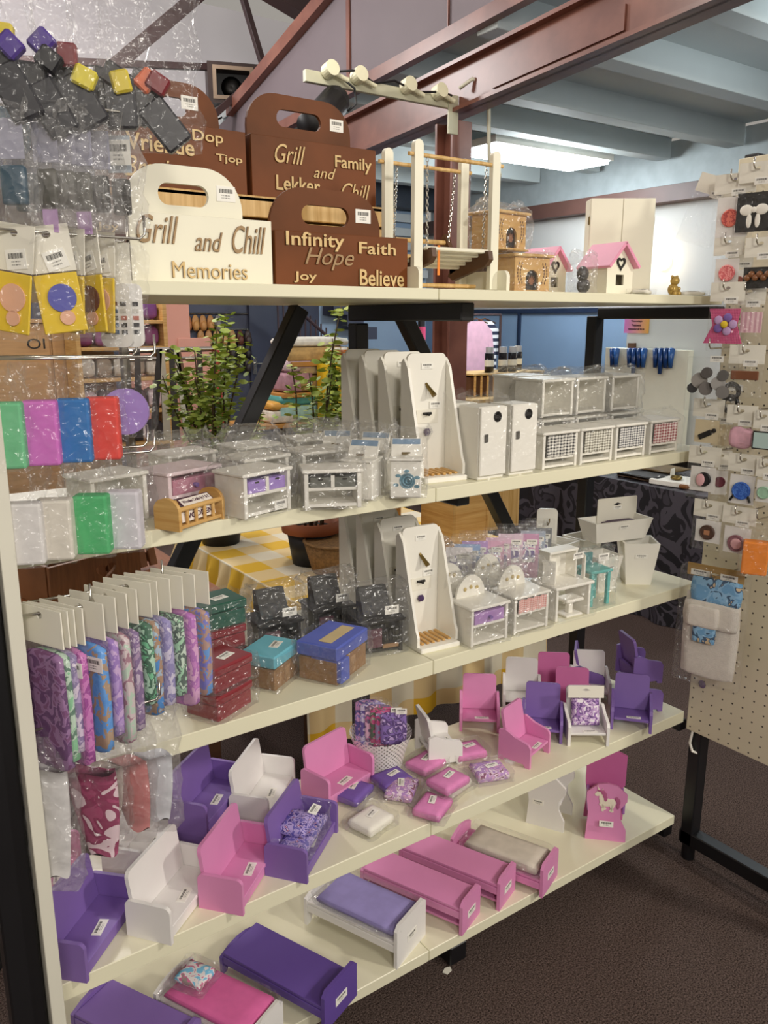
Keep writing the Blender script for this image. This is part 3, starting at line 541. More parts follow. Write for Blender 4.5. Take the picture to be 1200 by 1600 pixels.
# doll shower stands
def shower(t):
    W, D, H = .098, .10, .275
    G().box((W / 2, -.004, .006), (W + .01, D + .012, .012), .002).build('base', WHITE, t)
    G().plate(rrect(0, W, .012, H, .012, 0), (), 'y', D / 2 - .018, D / 2 - .011).build('back_panel', WHITE, t)
    for x in (-.007, W + .0005):
        G().plate([(-D / 2 + .004, .012), (D / 2, .012), (D / 2, H - .02), (D / 2 - .012, H - .01), (D / 2 - .03, H - .03), (-D / 2 + .012, .05), (-D / 2 + .004, .035)], (), 'x', x, x + .0065).build('side_panel', WHITE, t)
    g = G()
    for k in range(6): g.box((.012 + k * (W - .024) / 5, -.008, .015), (.008, D - .036, .005), .001)
    g.box((W / 2, .012, .013), (W - .01, .004, .002), 0).build('slat_mat', PINE, t)
    y = D / 2 - .019
    G().cyl((W / 2, y, H - .07), (W / 2 + .008, y - .02, H - .092), .0035, .006, 12).cyl((W / 2 - .002, y + .001, H - .066), (W / 2, y - .002, H - .07), .003).build('shower_head', BRASS, t)
    g = G(); g.cyl((W / 2, y, H - .135), (W / 2, y - .012, H - .135), .003).cyl((W / 2 - .01, y - .004, H - .133), (W / 2 + .01, y - .004, H - .133), .003); g.build('tap', DKM, t)
    G().lathe([(.008, 0), (.0095, .004), (.006, .009), (0, .010)], (0, 0, 0), 6, Matrix.Translation((W / 2, y, H - .175)) @ Matrix.Rotation(R(90), 4, 'X')).build('knob', mat('plum_bead', '4B3562', .3), t)
    label(t, (W / 2, y - .0004, H - .028), .03, .013); label(t, (W / 2 + .022, y - .0004, H - .115), .03, .016); G().box((W / 2 + .002, y - .0006, H - .14), (.055, .001, .03), 0).build('card', PAPER, t)
for i, (dx, y, lb) in enumerate(((0, 1.425, 'nearest the edge'), (.010, 1.528, 'second from edge'), (.024, 1.63, 'third from edge'), (.034, 1.728, 'farthest from edge'))):
    put('shower', shower, 'doll_shower', 'tall white doll shower on the second shelf, ' + lb, 'doll shower', (1.085 + dx, y, 1.292), -8)
    put('shower', shower, 'doll_shower', 'tall white doll shower on the third shelf, ' + lb, 'doll shower', (1.072 + dx, y - .005, .90), -5)
# doll fridges
def fridge(t):
    W, D, H = .078, .07, .162
    G().box((W / 2, 0, H / 2), (W, D, H), .002).build('body', WHITE, t); dr = G().box((W / 2, -D / 2 - .004, H / 2 + .004), (W, .006, H - .01), .002).build('door', WHITE, t)
    G().box((W * .2, -D / 2 - .009, H * .58), (.009, .004, .018), .001).build('handle', mat('pewter', '77746E', .35, metal=.8), dr)
    g = G().lathe([(.0118, 0), (.0118, .0006), (.0105, .0006), (.0105, 0)], (0, 0, 0), 20, Matrix.Translation((W * .62, -D / 2 - .0072, H * .86)) @ Matrix.Rotation(R(90), 4, 'X')); g.build('badge_ring', MATS['near_black'], dr)
    word(dr, 'B&B', .016, .008, (W * .62, -D / 2 - .0072, H * .86), MATS['near_black'], (90, 0, 0), 'b', .0006)
    bag(t, W + .006, D + .018, H + .003, .02, 14, BAGT, c=(W / 2, -.003))
for x, y, lb in ((1.192, 1.368, 'second from the tall showers'), (1.287, 1.368, 'nearest the curtained cabinets'), (1.188, 1.462, 'partly hidden behind the others')):
    put('fridge', fridge, 'doll_fridge', 'bagged white doll fridge with round badge, ' + lb, 'doll fridge', (x, y, 1.292), 0)
for i, (x, cur, lb) in enumerate(((1.402, BW, 'black gingham curtain nearest the fridges'), (1.532, GW, 'taupe gingham curtain'), (1.662, BL, 'charcoal fine gingham curtain'), (1.80, RW, 'red gingham curtain'))):
    put('gc%d' % i, cab(.118, .09, .082, [(.78, 'curtain', 1), (.22, 'open', 1)], cur=cur, bagged=BAGT, lab=False, tp=.02, seed=30 + i), 'curtained_cabinet', 'bagged white doll cabinet with ' + lb, 'doll cabinet', (x, 1.385, 1.292), 0)
put('bx', cab(.115, .1, .09, [(1, 'open', 1)], bagged=BAG, lab=False, tp=.02, seed=40), 'open_cabinet', 'bagged open white cabinet behind the black gingham one', 'doll cabinet', (1.40, 1.52, 1.292), 0)
for i, (x, y, z, lb) in enumerate(((1.53, 1.52, 1.292, 'behind the taupe gingham one'), (1.66, 1.52, 1.292, 'behind the charcoal gingham one'), (1.80, 1.52, 1.292, 'behind the red gingham one'),
        (1.532, 1.525, 1.394, 'on an upper layer, leftmost of three'), (1.66, 1.525, 1.394, 'on an upper layer, middle of three'), (1.80, 1.525, 1.394, 'on an upper layer, rightmost of three'),
        (1.30, 1.55, 1.292, 'behind the two fridges'), (1.45, 1.65, 1.292, 'in the back row nearest the fridges'), (1.58, 1.66, 1.394, 'stacked at the very back of the upper layer'), (1.60, 1.65, 1.292, 'in the back row under the rearmost stacked one'))):
    put('bx', None, 'open_cabinet', 'bagged open white cabinet ' + lb, 'doll cabinet', (x, y, z), 0)
# ---------------------------------------------------------------- third shelf
def gift(m, sub, W=.12, D=.10, H=.06, seed=1, kraft=None, lid=None):
    """flat-lidded wooden box in a clear bag"""
    def f(t):
        G().box((0, 0, H * .3), (W * .94, D * .94, H * .6), .002).build('box_body', kraft or m, t)
        G().box((0, 0, H * .82), (W, D, H * .36), .003).build('lid', lid or m, t)
        if kraft:
            g = G()
            for k in range(3): g.box((-W * .3 + k * W * .3, -D * .475, H * .3), (W * .2, .002, H * .42), .001, Matrix.Rotation(R(3 * (k - 1)), 4, 'Z'))
            g.build('paper_shreds', mat('kraft_paper', 'B08D68', .9, .12, 40, col2='8A6A4A'), t)
        label(t, (W * .1, -D * .1, H + .0008), .036, .02, 0, 10)
        bag(t, W + .004, D + .004, H + .002, .0, seed, BAG, pad=.005, cr=.006)
        g = G(); g.sheet(lambda a, b: Vector((W / 2 + .004 + .03 * a, -D * .42 + b * D * .84 + .004 * math.sin(a * 9), H * .5 - a * H * .3 + .006 * noise.noise(Vector((a * 5, b * 6, seed))))), 6, 10); g.build('bag_flap', BAG, t)
    return f
MAROON = mat('maroon_board', '8E2C36', .5, .06); TEALP = mat('sky_teal_paper', '76C3D6', .5, .06); COBALT = mat('periwinkle_paint', '5C6BC4', .5, .06); FOREST = mat('forest_green_paint', '1F5A48', .5, .06); KRAFT = mat('kraft_board', '9A7550', .8, .1, 30)
put('gm', gift(MAROON, None, .105, .085, .05, 1), 'gift_box', 'bagged maroon box at the left end, front of a maroon pair', 'gift box', (.582, 1.385, .90), 25)
put('gm', None, 'gift_box', 'bagged maroon box stacked on the front maroon box', 'gift box', (.587, 1.392, .9535), 20)
put('gm', None, 'gift_box', 'bagged maroon box under the forest green box', 'gift box', (.655, 1.56, .90), 10)
put('gm', None, 'gift_box', 'bagged maroon box on the bottom one, directly under forest green box', 'gift box', (.655, 1.56, .9535), 6)
put('gg', gift(FOREST, None, .12, .09, .055, 2), 'gift_box', 'bagged forest green box on top of the maroon boxes', 'gift box', (.65, 1.56, 1.007), 4)
put('gt', gift(TEALP, None, .105, .085, .075, 3, KRAFT), 'gift_box', 'bagged kraft box with sky blue lid', 'gift box', (.725, 1.445, .90), 32)
put('gb', gift(COBALT, None, .135, .1, .085, 4, KRAFT), 'gift_box', 'bagged kraft box with periwinkle blue lid at the shelf edge', 'gift box', (.855, 1.405, .90), 28)
t = CACHE['gb']; G().box((.0, -.01, .0858), (.1, .03, .001), 0).build('gold_ribbon', mat('gold_lace', 'CFB98A', .6), t); G().box((-.045, -.02, .03), (.035, .075, .05), .002).build('blue_panel', COBALT, t)
BLK = mat('black_stain', '1B1A1C', .45, .1)
def bstove(t):
    W, D, H = .10, .085, .075
    g = G().box((.004, 0, H / 2), (.008, D, H), .001).box((W - .004, 0, H / 2), (.008, D, H), .001).box((W / 2, D / 2 - .002, H / 2), (W - .017, .004, H), 0).box((W / 2, 0, .008), (W - .017, D - .006, .006), 0); g.build('carcass', BLK, t)
    G().box((W / 2, 0, H + .004), (W + .012, D + .012, .008), .002).build('top', BLK, t)
    G().box((W * .32, -D / 2 + .005, H * .5), (W * .36, .006, H * .6), .001).build('oven_door', mat('dusky_plum', '5B3040', .5), t)
    g = G()
    for k in range(5): g.box((W * .62 + k * .008, -D / 2 + .003, H * .6), (.003, .002, H * .4), 0)
    g.build('grille', DKM, t); G().box((W * .72, -D / 2 + .006, H * .18), (W * .4, .006, .012), .001).build('log_bundle', KRAFT, t)
    g = G(); g.plate([(-.02, 0), (.03, 0), (.034, .055), (.016, .058)], (), 'x', -.034, .034, Matrix.Translation((W / 2, .005, H + .0082))); g.build('hood', BLK, t)
    label(t, (W * .7, -D / 2 - .006, H + .03), .034, .02); bag(t, W + .016, D + .016, H + .06, .03, 17, BAG, c=(W / 2, 0))
for x, y, rz, lb in ((.955, 1.47, -12, 'nearest the tall white shower'), (.905, 1.60, -8, 'middle one of three'), (.755, 1.585, -6, 'nearest the forest green box')):
    put('bst', bstove, 'toy_stove', 'bagged black toy stove with hood, ' + lb, 'toy stove', (x, y, .90), rz)
# dressing tables, hutch, stool
put('dra', cab(.112, .085, .088, [(.5, 'drawer', 1), (.5, 'open', 1)], drawer=LILP, bagged=BAG, arch=(.043, .052), lab=False, tp=.02, seed=51), 'dressing_table', 'bagged white dressing table with a lilac drawer, nearest the shower', 'dressing table', (1.182, 1.37, .90), -2)
put('drb', cab(.112, .085, .088, [(.5, 'curtain', 1), (.5, 'open', 1)], cur=ROSEG, bagged=BAG, arch=(.043, .052), lab=False, tp=.02, seed=52), 'dressing_table', 'bagged white dressing table with a rose gingham curtain', 'dressing table', (1.318, 1.37, .90), -2)
for i, (x, y, lb) in enumerate(((1.20, 1.475, 'behind the lilac drawer one'), (1.335, 1.478, 'behind the rose gingham one'), (1.215, 1.58, 'third back from the shelf edge, near the shower'), (1.25, 1.685, 'farthest back near the shower'))):
    put('drc', cab(.112, .085, .088, [(.5, 'open', 1), (.5, 'open', 1)], bagged=BAG, arch=(.043, .052), lab=False, tp=.02, seed=53), 'dressing_table', 'bagged white round-backed dressing table ' + lb, 'dressing table', (x, y, .90), -2)
t = thing('doll_hutch', 'bagged white doll desk with an open-fronted upper cupboard', 'doll desk', (1.465, 1.372, .90), -4)
W, D, H = .118, .085, .083
for x in (.004, W - .004): G().box((x, 0, H / 2), (.008, D, H), .001).build('side_panel', WHITE, t)
G().box((W / 2, .0, H + .004), (W + .014, D + .012, .008), .002).build('top', WHITE, t)
g = G().box((.014, .02, H + .044), (.006, .04, .072), .001).box((W - .014, .02, H + .044), (.006, .04, .072), .001).box((W / 2, .02, H + .083), (W - .02, .044, .006), .001).box((W / 2, .038, H + .044), (W - .034, .004, .072), 0); g.build('upper_cupboard', WHITE, t)
for x, a in ((.012, 35), (W - .012, -35)): G().box((0, 0, 0), (.034, .004, .06), .001, Matrix.Translation((x + (-.012 if a > 0 else .012), -.012, H + .04)) @ Matrix.Rotation(R(-a * 1.6), 4, 'Z')).build('door', WHITE, t)
label(t, (W * .72, -.025, H + .074), .034, .016); bag(t, W + .03, D + .02, H + .09, .018, 61, BAGT, c=(W / 2, 0))
t = thing('doll_stool', 'white doll pedestal stool tucked under the doll desk', 'doll stool', (1.535, 1.352, .90), -4)
G().box((0, 0, .003), (.056, .044, .006), .002).build('foot', WHITE, t); G().box((0, 0, .022), (.014, .014, .032), .001).build('pedestal', WHITE, t); G().box((0, 0, .0425), (.06, .046, .009), .003).build('seat', WHITE, t)
TEAL = mat('turquoise_paint', '63BDB8', .5, .04)
t = thing('doll_chair', 'bagged turquoise doll table beside the white pots', 'doll table', (1.655, 1.38, .90), -8)
G().box((0, 0, .094), (.075, .07, .008), .002).build('table_top', TEAL, t)
for x, y in ((-.028, -.026), (.028, -.026), (-.028, .026), (.028, .026)): G().box((x, y, .045), (.01, .01, .09), .001).build('leg', TEAL, t)
G().box((0, .026, .115), (.03, .008, .034), .001).build('mirror_frame', mat('teal_dark', '3E8C90', .5), t); label(t, (.0, -.036, .135), .036, .02); bag(t, .082, .078, .125, .03, 62, BAG)
t.name = 'doll_table'
# sleeves of flat stationery packs behind the dressing tables
PK = [('F2ECEF', 'white'), ('9FB6DC', 'pale blue'), ('C7A4D8', 'lilac'), ('E8B8D2', 'baby pink'), ('E9C6DC', 'rosy'), ('EAD2E2', 'pale pink'), ('D9A6C8', 'mauve pink'), ('B9C4D4', 'grey blue'), ('8C8E94', 'grey')]
for i, (c, nm) in enumerate(PK):
    x = 1.36 + .038 * i + (.0 if i < 5 else .02); y = 1.585 + .012 * (i % 3)
    t = thing('craft_pack', f'upright {nm} card in a clear sleeve behind the dressing tables', 'craft pack', (x, y, .90), -38)
    G().box((0, 0, .088), (.07, .002, .13), 0).build('card', mat('card_' + c, c, .6, .03), t); G().box((0, -.0025, .1), (.05, .002, .06), .001).build('insert', printed('ins' + c, [c, 'FFFFFF', '8A7FB0'], 40), t)
    G().box((0, 0, .092), (.085, .009, .18), .002).build('sleeve', BAGT, t); label(t, (.015, -.0055, .13), .03, .014)
# white tapering pots
def pot(t, W=.085, W2=.06, H=.1, L_=None):
    L_ = L_ or W; k = W2 / W; b = G(); v = []
    for z, s in ((0, k), (H, 1), (H, 1 - .012 / W), (.006, k - .012 / W)):
        v.append([b.b.verts.new((sx * L_ * (s if L_ == W else 1 - (1 - s) * .5) / 2, sy * W * s / 2, z)) for sx, sy in ((-1, -1), (1, -1), (1, 1), (-1, 1))])
    for A, B in zip(v, v[1:]):
        for i in range(4): b.b.faces.new((A[i], A[(i + 1) % 4], B[(i + 1) % 4], B[i]))
    b.b.faces.new(v[0][::-1]); b.b.faces.new(v[-1]); b.build('pot_body', WHITE, t); a = math.degrees(math.atan2((W - W2) / 2, H))
    label(t, (0, -(W2 + (W - W2) * .7) / 2 - .002, H * .7), .034, .012, 90 + a)
put('pot', lambda t: pot(t, .10, .07, .125), 'wooden_pot', 'white tapering wooden pot at the shelf end, rightmost', 'pot', (1.90, 1.43, .90), -38)
put('pot2', lambda t: pot(t, .085, .055, .105), 'wooden_pot', 'white tapering wooden pot beside the turquoise table', 'pot', (1.755, 1.44, .90), -10)
put('pot3', lambda t: pot(t, .085, .06, .06, .2), 'wooden_trough', 'long white wooden trough resting on the two pots', 'trough', (1.85, 1.475, 1.0265), -12)
put('pot2', None, 'wooden_pot', 'white tapering wooden pot farther back on the third shelf', 'pot', (1.86, 1.60, .90), 0)
put('pot2', None, 'wooden_pot', 'white tapering wooden pot set on the rear pot', 'pot', (1.76, 1.60, .90), 10)
t = thing('hair_brush_pack', 'plum bristle brush on a white header card in the trough', 'hair brush', (1.88, 1.48, 1.0335), -12)
G().plate(rrect(-.07, .07, .0, .105, .004, 0), [[(a, z + .085) for a, z in ((-.015, 0), (0, -.004), (.015, 0), (0, .005))]], 'y', .018, .02).build('header_card', PAPER, t)
g = G()
for i in range(13):
    for j in range(3): g.cyl((-.05 + i * .0083, -.01 + j * .01, .04), (-.051 + i * .0085, -.012 + j * .011, .066), .0018, .0012, 5)
pillow(g, (0, 0, .026), (.115, .035, .035)); g.build('brush', mat('plum_bristle', '57445C', .6), t); label(t, (.0, .0175, .075), .03, .01)
t = thing('key_board', 'small upright white board with wire hook behind the dressing tables', 'hook board', (1.735, 1.63, .90), -40); G().plate(rrect(-.03, .03, 0, .2, .012, 0), (), 'y', -.004, .004).build('board', WHITE, t); G().tube([(0, -.004, .16), (0, -.02, .155), (.004, -.024, .165), (.004, -.022, .175)], .002).build('wire_hook', BRASS, t)

# ---------------------------------------------------------------- fourth shelf: sofas and chairs
def couch(m, L_=.19, D=.096):
    def f(t):
        th = .008
        for x in (0, L_ - th): G().plate([(a - D / 2, z) for a, z in rrect(0, D, 0, .078, .012, 0)], (), 'x', x, x + th).build('arm', m, t)
        G().box((L_ / 2, -.003, .026), (L_ - 2 * th - .001, D - .014, .008), .001).build('seat', m, t)
        G().box((L_ / 2, -D / 2 + .010, .012), (L_ - 2 * th - .001, .006, .019), 0).build('front_rail', m, t)
        M = Matrix.Translation((0, D / 2 - .014, .03)) @ Matrix.Rotation(R(-8), 4, 'X'); G().plate(rrect(th + .001, L_ - th - .001, 0, .1, .014, 0), (), 'y', -.004, .004, M).build('backrest', m, t)
        label(t, (L_ * .52, -.02, .0305), .042, .018, 0, 8)
    return f
WHT = mat('white_doll_paint', 'EFEDEA', .45, .02)
def sofa(key, m, lb, A, rz, L_=.19):
    return put(key, couch(m, L_), 'doll_sofa', lb, 'doll sofa', (A[0], A[1], .493), rz)
def off(u, v, rz, D=.096): p = S(4, u, v); return (p[0] - math.sin(R(rz)) * D / 2, p[1] + math.cos(R(rz)) * D / 2)
sofa('sp', PURPLE, 'purple doll sofa nearest the left side board, at the shelf edge', off(136, 1537, 44), 44)
sofa('sw', WHT, 'white doll sofa at the shelf edge, between purple and pink ones', off(268, 1478, 38), 38)
sofa('sk', PINK, 'pink doll sofa at the shelf edge, third from the left side board', off(380, 1432, 40), 40)
q = sofa('sp', None, 'purple doll sofa filled with bagged printed cushions', off(480, 1382, 38), 38, .17)
sofa('sp', None, 'purple doll sofa raised on a purple board at the back', off(325, 1330, 38), 38).location.z = .493 + .0325
tag(G().box((.1, 0, .016), (.2, .1, .031), .003).build('sofa_stand_in_board', PURPLE, None), 'thick purple board standing in for a lower sofa, underneath the raised purple sofa', 'board').location = (off(325, 1330, 38)[0] + .012, off(325, 1330, 38)[1] + .003, .493); bpy.data.objects['sofa_stand_in_board'].rotation_euler[2] = R(38)  # board stands in for the lower of two stacked sofas
sofa('sw', None, 'white doll sofa at the back, between two purple sofas', off(420, 1296, 42), 42)
sofa('spk', PINK, 'pink doll sofa facing the aisle, left of the white basket', (.872 + .01, 1.545), 14, .165)
sofa('sw', None, 'white doll sofa behind the hanging cloths, standing on end row', off(226, 1384, 42), 42)
sofa('sr', PINK2, 'rose pink doll sofa at the back left, below hanging cloths', (.232, 1.50), 64)
# cushions in the purple sofa
FLOR = printed('violet_floral', ['6C62B4', 'B7A5DC', '4A3C8C', 'D8C0E0', 'A03C6E'], 70)
t = thing('cushion_pack', 'bag of violet floral cushions lying in a purple doll sofa', 'cushion pack', (q.location.x + .0745, q.location.y + .058, .5245), 38)
for i, (x, y, z) in enumerate(((-.04, 0, .016), (.035, .0, .016), (0, .012, .04))): pillow(G(), (x, y, z), (.078, .064, .03), .5, seed=i, wob=.003).build('cushion', FLOR, t, True)
label(t, (.035, -.015, .0575), .036, .02, 10); bag(t, .15, .066, .054, .0, 71, BAG, cr=.006)
def chair(m, cloth=None):
    def f(t):
        W, D = .114, .095; th = .008
        for x in (-W / 2, W / 2 - th): G().plate([(a - D / 2, z) for a, z in [(0, 0), (.014, 0), (.018, .008), (D - .018, .008), (D - .014, 0), (D, 0), (D, .085), (D * .8, .09), (D * .5, .076), (D * .2, .07), (.006, .066), (0, .056)]], (), 'x', x, x + th).build('side_arm', m, t)
        G().box((0, -.003, .034), (W - 2 * th - .001, D - .012, .007), .001).build('seat', m, t)
        M = Matrix.Translation((0, D / 2 - .022, .038)) @ Matrix.Rotation(R(-12), 4, 'X'); G().plate(rrect(-W / 2 + th + .0008, W / 2 - th - .0008, 0, .102, .01, 0), (), 'y', -.004, .004, M).build('backrest', m, t)
        label(t, (.006, -D / 2 + .014, .0381), .04, .012, 0, 3)
    return f
def armchair(key, m, lb, xy, rz, z=.493): return put(key, chair(m), 'doll_armchair', lb, 'doll armchair', (xy[0], xy[1], z), rz)
def mid(n, a, b, u2, v2, dep=.04, rz=None):
    p = S(n, a, b); q2 = S(n, u2, v2); rz = math.degrees(math.atan2(q2[1] - p[1], q2[0] - p[0])) if rz is None else rz
    return ((p[0] + q2[0]) / 2 - math.sin(R(rz)) * dep, (p[1] + q2[1]) / 2 + math.cos(R(rz)) * dep)
armchair('cw', WHT, 'white doll armchair turned sideways, right of the white basket', mid(4, 682, 1182, 740, 1170, .05, 72), 72)
armchair('ck', PINK, 'pink doll armchair right of the white basket, facing the camera', mid(4, 727, 1143, 778, 1141), -40)
armchair('ck', None, 'pink doll armchair turned sideways at the shelf edge', mid(4, 830, 1203, 856, 1175, .047, 16), 16)
armchair('cw', None, 'white doll armchair behind the row, just under the third shelf', mid(4, 790, 1112, 845, 1112), -42)
armchair('cp', PURPLE, 'purple doll armchair between two pink armchairs', mid(4, 815, 1152, 868, 1162), -46)
armchair('cr', PINK2, 'rose pink doll armchair behind the fabric covered chair', (1.73, 1.49), -42)
armchair('cr', None, 'rose pink doll armchair in the back row, beneath the third shelf', (1.77, 1.60), -40)
armchair('cw', None, 'white doll armchair in the back row, right of rose pink ones', (1.875, 1.55), -40)
armchair('cp', None, 'purple doll armchair at the shelf edge, right of the fabric chair', mid(4, 952, 1134, 1008, 1147), -50)
armchair('cp', None, 'purple doll armchair on another at the shelf end, turned sideways', (1.955, 1.435), 66, .493 + .0915)
armchair('cp', None, 'purple doll armchair at the shelf end, carrying another one', (1.96, 1.43), 66)
armchair('cp', None, 'purple doll armchair in the back corner behind white one', (1.93, 1.60), 40)
a_ = armchair('cw', None, 'white doll armchair holding a floral cushion, at the shelf edge', mid(4, 886, 1163, 948, 1165), -36)
t = thing('cushion_pack', 'white and violet floral cushion with header card on a chair', 'cushion pack', (a_.location.x, a_.location.y, .532), -36)
LF = printed('lilac_floral', ['EDE6EE', 'C9A9D6', '6A4A86', 'A77CC0'], 75)
M = Matrix.Translation((0, -.004, .002)) @ Matrix.Rotation(R(72), 4, 'X'); pillow(G(), (0, .04, 0), (.078, .075, .03), .4, wob=.002)
g = G(); pillow(g, (0, .038, 0), (.078, .076, .03), .4, wob=.002); bmesh.ops.transform(g.b, matrix=M, verts=g.b.verts); g.build('cushion', LF, t, True)
M2 = Matrix.Translation((0, -.004, .002)) @ Matrix.Rotation(R(80), 4, 'X'); G().plate([(-.05, .078), (.05, .078), (.05, .112), (-.05, .112)], [[(-.012, .1), (.0, .097), (.012, .1), (0, .104)]], 'z', 0, .0012, M2).build('header_card', PAPER, t)
# white lace basket with fabric packs
b_ = S(4, 605, 1203); t = thing('lace_basket', 'white perforated lace-edged basket holding printed fabric packs', 'basket', (b_[0] - .0, b_[1] + .03, .493))
def lace():
    m = mat('lace_plastic', 'EDEAE4', .4, .02); nt = m.node_tree; N = nt.nodes; L = nt.links; tc = N.new('ShaderNodeTexCoord'); sx = N.new('ShaderNodeSeparateXYZ'); L.new(tc.outputs['Object'], sx.inputs[0])
    at = N.new('ShaderNodeMath'); at.operation = 'ARCTAN2'; L.new(sx.outputs['Y'], at.inputs[0]); L.new(sx.outputs['X'], at.inputs[1])
    a = N.new('ShaderNodeMath'); a.operation = 'MULTIPLY'; a.inputs[1].default_value = 36; L.new(at.outputs[0], a.inputs[0]); s1 = N.new('ShaderNodeMath'); s1.operation = 'SINE'; L.new(a.outputs[0], s1.inputs[0])
    z = N.new('ShaderNodeMath'); z.operation = 'MULTIPLY'; z.inputs[1].default_value = 520; L.new(sx.outputs['Z'], z.inputs[0]); s2 = N.new('ShaderNodeMath'); s2.operation = 'SINE'; L.new(z.outputs[0], s2.inputs[0])
    ml = N.new('ShaderNodeMath'); ml.operation = 'MULTIPLY'; L.new(s1.outputs[0], ml.inputs[0]); L.new(s2.outputs[0], ml.inputs[1]); gt = N.new('ShaderNodeMath'); gt.operation = 'GREATER_THAN'; gt.inputs[1].default_value = .38; L.new(ml.outputs[0], gt.inputs[0])
    tr = N.new('ShaderNodeBsdfTransparent'); mx = N.new('ShaderNodeMixShader'); L.new(gt.outputs[0], mx.inputs[0]); L.new(N['Principled BSDF'].outputs[0], mx.inputs[1]); L.new(tr.outputs[0], mx.inputs[2]); L.new(mx.outputs[0], N['Material Output'].inputs[0]); return m
n = 96; g = G(); rs = []
for j, (r, z) in enumerate(((.057, .012), (.062, .03), (.07, .06), (.078, .085), (.082, .097))):
    rs.append([g.b.verts.new((r * math.cos(2 * math.pi * k / n), r * math.sin(2 * math.pi * k / n), z + (.004 * abs(math.sin(k * math.pi / 6)) if j == 4 else 0))) for k in range(n)])
for A, B in zip(rs, rs[1:]):
    for k in range(n): g.b.faces.new((A[k], A[(k + 1) % n], B[(k + 1) % n], B[k]))
g.build('perforated_wall', lace(), t, True); G().lathe([(.053, 0), (.058, .012), (0, .012)], n=48).build('base', WHT, t, True)
PP = [('violet', ['8C7CCB', 'D9A0D0', '5A4A96']), ('lilac', ['A898DA', 'E0D6F0', '6A58A8']), ('magenta', ['D65AA0', '7A6A8C', 'F0C0DC']), ('green rose', ['9CB49A', 'D0508C', '5A6A58']), ('dark rose', ['6A5470', 'D64C8E', '9A88B4']), ('violet leopard', ['C8AEE4', '5C4280', '8A6EB8'])]
for i, (nm, cs) in enumerate(PP):
    pk = thing('fabric_pack', f'{nm} printed fabric pack standing in the white lace basket', 'fabric pack', (b_[0] - .02 + .008 * i, b_[1] + .058 - .0115 * i, .532), -32)
    pillow(G(), (0, 0, .074 + .0), (.07, .010, .138 - .009 * i), .12, seed=i).build('folded_fabric', printed('pp%d' % i, cs, 55), pk, True); G().box((0, 0, .078), (.077, .0115, .146 - .009 * i), .003).build('sleeve', BAGT, pk)
    if i in (4, 5): label(pk, (.02, -.0075, .125), .028, .016)
# small packs of doll bedding
LILC = mat('violet_felt', '7A5CB0', .8, .05, 40); PKC = mat('candy_felt', 'E58CC4', .8, .05, 40); WHC = mat('cream_wadding', 'F1EDE2', .8, .03, 40); MIXC = printed('pink_lilac_mix', ['D9A9D2', 'B58CC8', 'F0DCEB', '8C5A78'], 60)
def bedding(m, W=.086, D=.07, H=.025, seed=0):
    def f(t):
        pillow(G(), (0, 0, H / 2), (W, D, H), .25, seed=seed, wob=.0015).build('folded_cloth', m, t, True); label(t, (.008, .004, H + .0015), .034, .016, 0, 12); bag(t, W + .012, D + .012, H + .001, 0, seed, BAG, pad=.003, cr=.004)
    return f
for i, (u, v, dz, key, m, rz, lb) in enumerate(((552, 1245, 0, 'bv', LILC, 25, 'violet bedding pack right of the pink sofa'), (580, 1290, 0, 'bw', WHC, 15, 'cream bedding pack at the shelf edge'), (676, 1268, 0, 'bp', PKC, 28, 'pink bedding pack at the shelf edge, right of cream one'), (628, 1240, 0, 'bm', MIXC, 40, 'lilac mixed bedding pack in front of basket'),
        (665, 1200, 0, 'bp', PKC, 12, 'pink bedding pack touching the basket'), (700, 1228, .026, 'bp', PKC, 10, 'pink bedding pack raised on a cream pack'), (704, 1232, 0, 'bw', WHC, 14, 'cream bedding pack under a pink one, right of centre'), (764, 1212, 0, 'bx2', MIXC, -20, 'pink and plum trimmed pack beside the sideways pink armchair'), (730, 1180, 0, 'bp', PKC, -15, 'pink bedding pack behind the plum trimmed pack'), (612, 1225, 0, 'bv', LILC, 0, 'violet bedding pack just in front of the basket'))):
    dz *= 1.15; p = PZ(u, v, .493 + dz); put(key, bedding(m, seed=80 + i), 'bedding_pack', 'bagged ' + lb, 'bedding pack', (p[0], p[1], .4935 + dz), rz)
# ---------------------------------------------------------------- lowest shelf: doll beds
def bed(m, L_=.30, W=.125, hp=.05, head=.1, foot=.08, shelf=True, lab=True):
    def f(t):
        th = .009
        G().plate([(a, z) for a, z in [(0, 0), (W, 0), (W, foot - .012), (W - .012, foot), (.012, foot), (0, foot - .012)]], (), 'x', -th, 0).build('foot_board', m, t)
        G().plate([(a, z) for a, z in [(0, 0), (.014, 0), (.024, .02), (W - .024, .02), (W - .014, 0), (W, 0), (W, head - .015), (W - .03, head - .004), (W / 2, head), (.03, head - .004), (0, head - .015)]], (), 'x', L_, L_ + th).build('head_board', m, t)
        G().box((L_ / 2, W / 2, hp), (L_ - .001, W - .004, .008), .001).build('bed_base', m, t)
        for y in (.004, W - .004): G().box((L_ / 2, y, hp - .016), (L_ - .001, .006, .02), .001).build('side_rail', m, t)
        if shelf: G().box((L_ / 2, W / 2, .014), (L_ - .001, W - .03, .007), .001).build('under_shelf', m, t)
        if lab: o = label(t, (-th - .0006, W * .5, foot * .45), .042, .02, 90, -90)
    return f
def bedpos(u, v, rz): p = S(5, u, v); return (p[0], p[1], .14)
DEEP = mat('deep_purple_paint', '654C9E', .5, .04)
put('bedp', bed(DEEP, .29, .122, .056, .06, .098, False), 'doll_bed', 'deep purple doll bed slanting across the lowest shelf', 'doll bed', bedpos(553, 1552, 112), 112)
